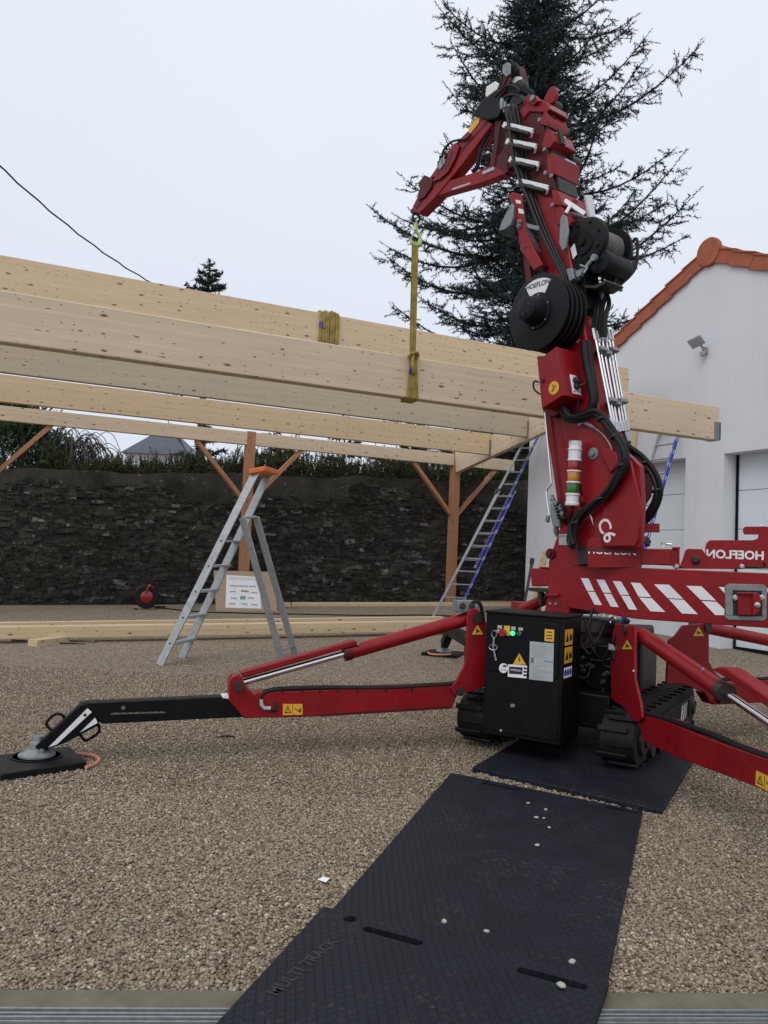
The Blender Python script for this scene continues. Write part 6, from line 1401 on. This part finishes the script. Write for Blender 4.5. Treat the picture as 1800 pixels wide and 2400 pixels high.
m = MB(); m.bar(ba.lerp(ta, .1)+ww*.05, S(1368, 1170, -.23), (0, 0, 1), .05, .03); m.build('lamp_bracket', M['red'], lamp)
# ---- steel pipe and valve on the left of the turret
m = MB(); m.tube(spline([S(x, y, -.2) for x, y in ((1276, 958), (1284, 1040), (1292, 1125), (1290, 1136), (1282, 1148), (1281, 1158), (1286, 1196), (1288, 1210))], 5), .0085, 8); m.build('hydraulic_pipe', M['chrome'], crane)
sp('valve', [(1288, 1180), (1300, 1174), (1306, 1184), (1312, 1216), (1311, 1236), (1296, 1236), (1290, 1212)], -.24, .08, M['galv'], bevel=.01)
m = MB(); a = S(1296, 1176, -.2); m.lathe(a, V((-.15, 0, 1)), [(.025, 0), (.025, .03), (.014, .04), (.014, .06)], 12); b = S(1303, 1236, -.2); m.lathe(b, V((.1, 0, -1)), [(.024, 0), (.024, .04), (.016, .05), (.016, .08)], 12); a2 = S(1284, 1208, -.22); m.lathe(a2, V((0, 0, -1)), [(.015, 0), (.018, .01), (.018, .05), (.01, .06)], 10)
for px, py in ((1306, 1180), (1318, 1190), (1322, 1204)): m.lathe(S(px, py, -.26), -ww, [(.022, 0), (.022, .03), (.012, .034)], 10)
m.build('valve_fitting', M['galv'], crane)
for i in range(5):
    m = MB(); m.tube(spline([S(1300+i*2, 1186+i*7, -.26), S(1312+i*4, 1178+i*9, -.29), S(1324-i, 1192+i*6, -.28), S(1310+i*3, 1212+i*2, -.25), S(1326, 1222+i*2, -.22)], 6), .010, 7); m.build('valve_hose', M['hose'], crane)
sp('turret_box', [(1353, 1283), (1376, 1280), (1378, 1322), (1356, 1324)], -.235, .06, M['ink'])
# hoses and fittings below the beam
m = MB(); m.tube(spline([S(x, y, -.28) for x, y in ((1430, 1460), (1430, 1452), (1436, 1446), (1442, 1450), (1442, 1466))], 5), .007, 7); m.build('steel_elbow', M['chrome'], crane)
m = MB(); m.tube(spline([S(x, y, -.28) for x, y in ((1470, 1452), (1456, 1476), (1446, 1500), (1438, 1520), (1440, 1545))], 6), .028, 9); m.build('thick_hose', M['hose'], crane)
m = MB(); m.lathe(S(1437, 1510, -.28), (0, 0, -1), [(.035, 0), (.035, .04), (.03, .045)], 14); m.build('hose_collar', M['grey'], crane)

# ================================================================== HOOK AND SLINGS
tipj = S(974, 497, .0)
m = MB(); m.lathe(tipj-ww*.05, ww, [(.03, 0), (.03, .1)], 14); m.build('tip_pin', M['rusty'], crane)
hk = empty('lifting_hook', tipj-V((0, 0, .35)), 'lime green lifting hook with black shackle hanging from the jib tip', 'hook')
hz_ = tipj.z; hx_, hy_ = S(975, 520, 0).x, S(975, 520, 0).y; hv = V((.92, .39, 0)).normalized()
zz = lambda py: S(975, py, 0).z
m = MB(); m.tube(spline([V((hx_, hy_, zz(504)))+hv*-.03, V((hx_, hy_, zz(510)))+hv*-.045, V((hx_, hy_, zz(518)))+hv*-.03, V((hx_, hy_, zz(521))), V((hx_, hy_, zz(518)))+hv*.03, V((hx_, hy_, zz(510)))+hv*.045, V((hx_, hy_, zz(504)))+hv*.03], 4), .014, 8); m.build('shackle', M['rusty'], hk)
m = MB(); m.tube([V((hx_, hy_, zz(516))), V((hx_, hy_, zz(530))), V((hx_, hy_, zz(540)))], [.014, .022, .026], 10)
c_ = V((hx_, hy_, zz(559))); m.tube(spline([V((hx_, hy_, zz(540)))-hv*.0, c_+hv*.045+V((0, 0, .045)), c_+hv*.062, c_+hv*.045-V((0, 0, .05)), c_-V((0, 0, .068)), c_-hv*.045-V((0, 0, .05)), c_-hv*.055-V((0, 0, .005))], 5), [.02]*10+[.024]*8+[.02]*8+[.014]*5, 10); m.build('hook_body', M['lime'], hk)
m = MB(); m.tube([c_-hv*.05+V((0, 0, .0)), c_-hv*.01+V((0, 0, .075))], .010, 7); m.build('safety_latch', M['galv'], hk)
# sling from hook, choked round the beam
def strap(pts, w_, side, th=.007, name='strap', parent=None):
    pts = [V(p) for p in pts]; vs = []
    ws = w_ if isinstance(w_, list) else [w_]*len(pts); sds = side if isinstance(side, list) else [side]*len(pts)
    for i, p in enumerate(pts):
        t_ = (pts[min(i+1, len(pts)-1)]-pts[max(i-1, 0)]).normalized(); s_ = V(sds[i]); s_ = (s_-t_*s_.dot(t_)).normalized(); n_ = t_.cross(s_)
        for a, b in ((-1, -1), (-.35, -1.5), (.35, -.7), (1, -1), (1, 1), (.35, 1.3), (-.35, .5), (-1, 1)): vs.append(p+s_*(a*ws[i]/2)+n_*(b*th/2))
    m = MB(); k_ = 8; fs = [(i*k_+j, i*k_+(j+1) % k_, (i+1)*k_+(j+1) % k_, (i+1)*k_+j) for i in range(len(pts)-1) for j in range(k_)]+[tuple(range(k_-1, -1, -1)), tuple(range((len(pts)-1)*k_, len(pts)*k_))]
    m.add(vs, fs); return m.build(name, M['strap'], parent)
kz = BP.at(965, 835); bx = BP.at(966, 934); front = es*.022
slg = empty('lifting_sling', V((kz.x, kz.y, kz.z)), 'yellow webbing sling choked round the hanging beam below the hook', 'sling')
top_ = V((hx_, hy_, zz(566)))
kn = kz+front*1.3
for o_, tw in ((-.012, .5), (.012, -.4)):
    pts = []; sd_l = []
    for i in range(13):
        f = i/12; p = top_.lerp(kn, f)+es*o_; pts.append(p); a = tw*f; sd_l.append(us*math.cos(a)+es*math.sin(a))
    strap(pts, [.068]*12+[.05], sd_l, .010, parent=slg)
b0 = BP.at(966, 934)
for k_, (dx0, dx1, w_) in enumerate(((-.035, -.05, .05), (.0, .0, .055), (.035, .045, .05))):
    pA = kn+us*dx0*.4-V((0, 0, .02)); pB = V((b0.x, b0.y, b0.z+.0))+us*dx1+es*(.012+.006*(k_ % 2))
    strap([pA, pA.lerp(pB, .25)+es*.012, pA.lerp(pB, .6)+es*.006, pB, pB-V((0, 0, .018))-es*.02, pB-V((0, 0, .02))-es*.17], w_, us, .010, parent=slg)
    pT = V((b0.x, b0.y, b0.z+hb))+us*dx1*.8
    strap([kn+us*dx0*.4-V((0, 0, .0)), kn+us*dx0*.4+V((0, 0, .02))+es*.0, pT+es*.012+V((0, 0, .012)), pT-es*.02+V((0, 0, .018)), pT-es*.16+V((0, 0, .016)), pT-es*.165-V((0, 0, hb))], w_*.8, us, .008, parent=slg)
m = MB(); m.tube(spline([kn-us*.04-V((0, 0, .03)), kn-us*.045+es*.03, kn+es*.05+V((0, 0, .025)), kn+us*.045+es*.03+V((0, 0, .01)), kn+us*.04-V((0, 0, .03))], 5), .020, 8); m.tube(spline([kn+es*.03+V((.0, 0, .03)), kn+es*.035-us*.02-V((0, 0, .06)), kn+es*.035-us*.01-V((0, 0, .14)), kn+es*.03+us*.01-V((0, 0, .2))], 5), [.02]*8+[.026]*8, 8); m.build('knot', M['strap'], slg)
tg = BP.at(960, 870)+es*.045; m = MB(); m.box(tg, us, V((0, 0, 1))+us*.4, es, .026, .034, .003); m.build('blue_tag', M['blue'], slg)
# second sling folded over the rear beam
RB = Plane(roofp(6.29)+es*.07, (es.x, es.y, 0))
s2p = RB.at(768, 742); ztop1 = roofp(6.29).z
sl2 = empty('lifting_sling', V((s2p.x, s2p.y, ztop1)), 'folded yellow webbing sling draped over the farthest beam', 'sling')
for k_, (px, w_, zb2) in enumerate(((750, .058, 806), (763, .055, 808), (775, .058, 811), (787, .055, 808))):
    pb2 = RB.at(px, zb2); pt2 = V((pb2.x, pb2.y, ztop1)); f_ = es*(.012+.008*(k_ % 2))
    strap([pb2+f_, pb2.lerp(pt2, .5)+f_*1.4, pt2+f_-V((0, 0, .02)), pt2+V((0, 0, .012+.014*(k_ % 3))), pt2-es*.07+V((0, 0, .03+.02*(k_ % 2))), pt2-es*.145+V((0, 0, .01)), pt2-es*.16-V((0, 0, .3))], w_, us, .034, parent=sl2)
bt_ = RB.at(751, 762)+es*.035; m = MB(); m.box(bt_, us, (0, 0, 1), es, .032, .045, .003); m.build('blue_tag', M['blue'], sl2)
bpy.context.view_layer.update()
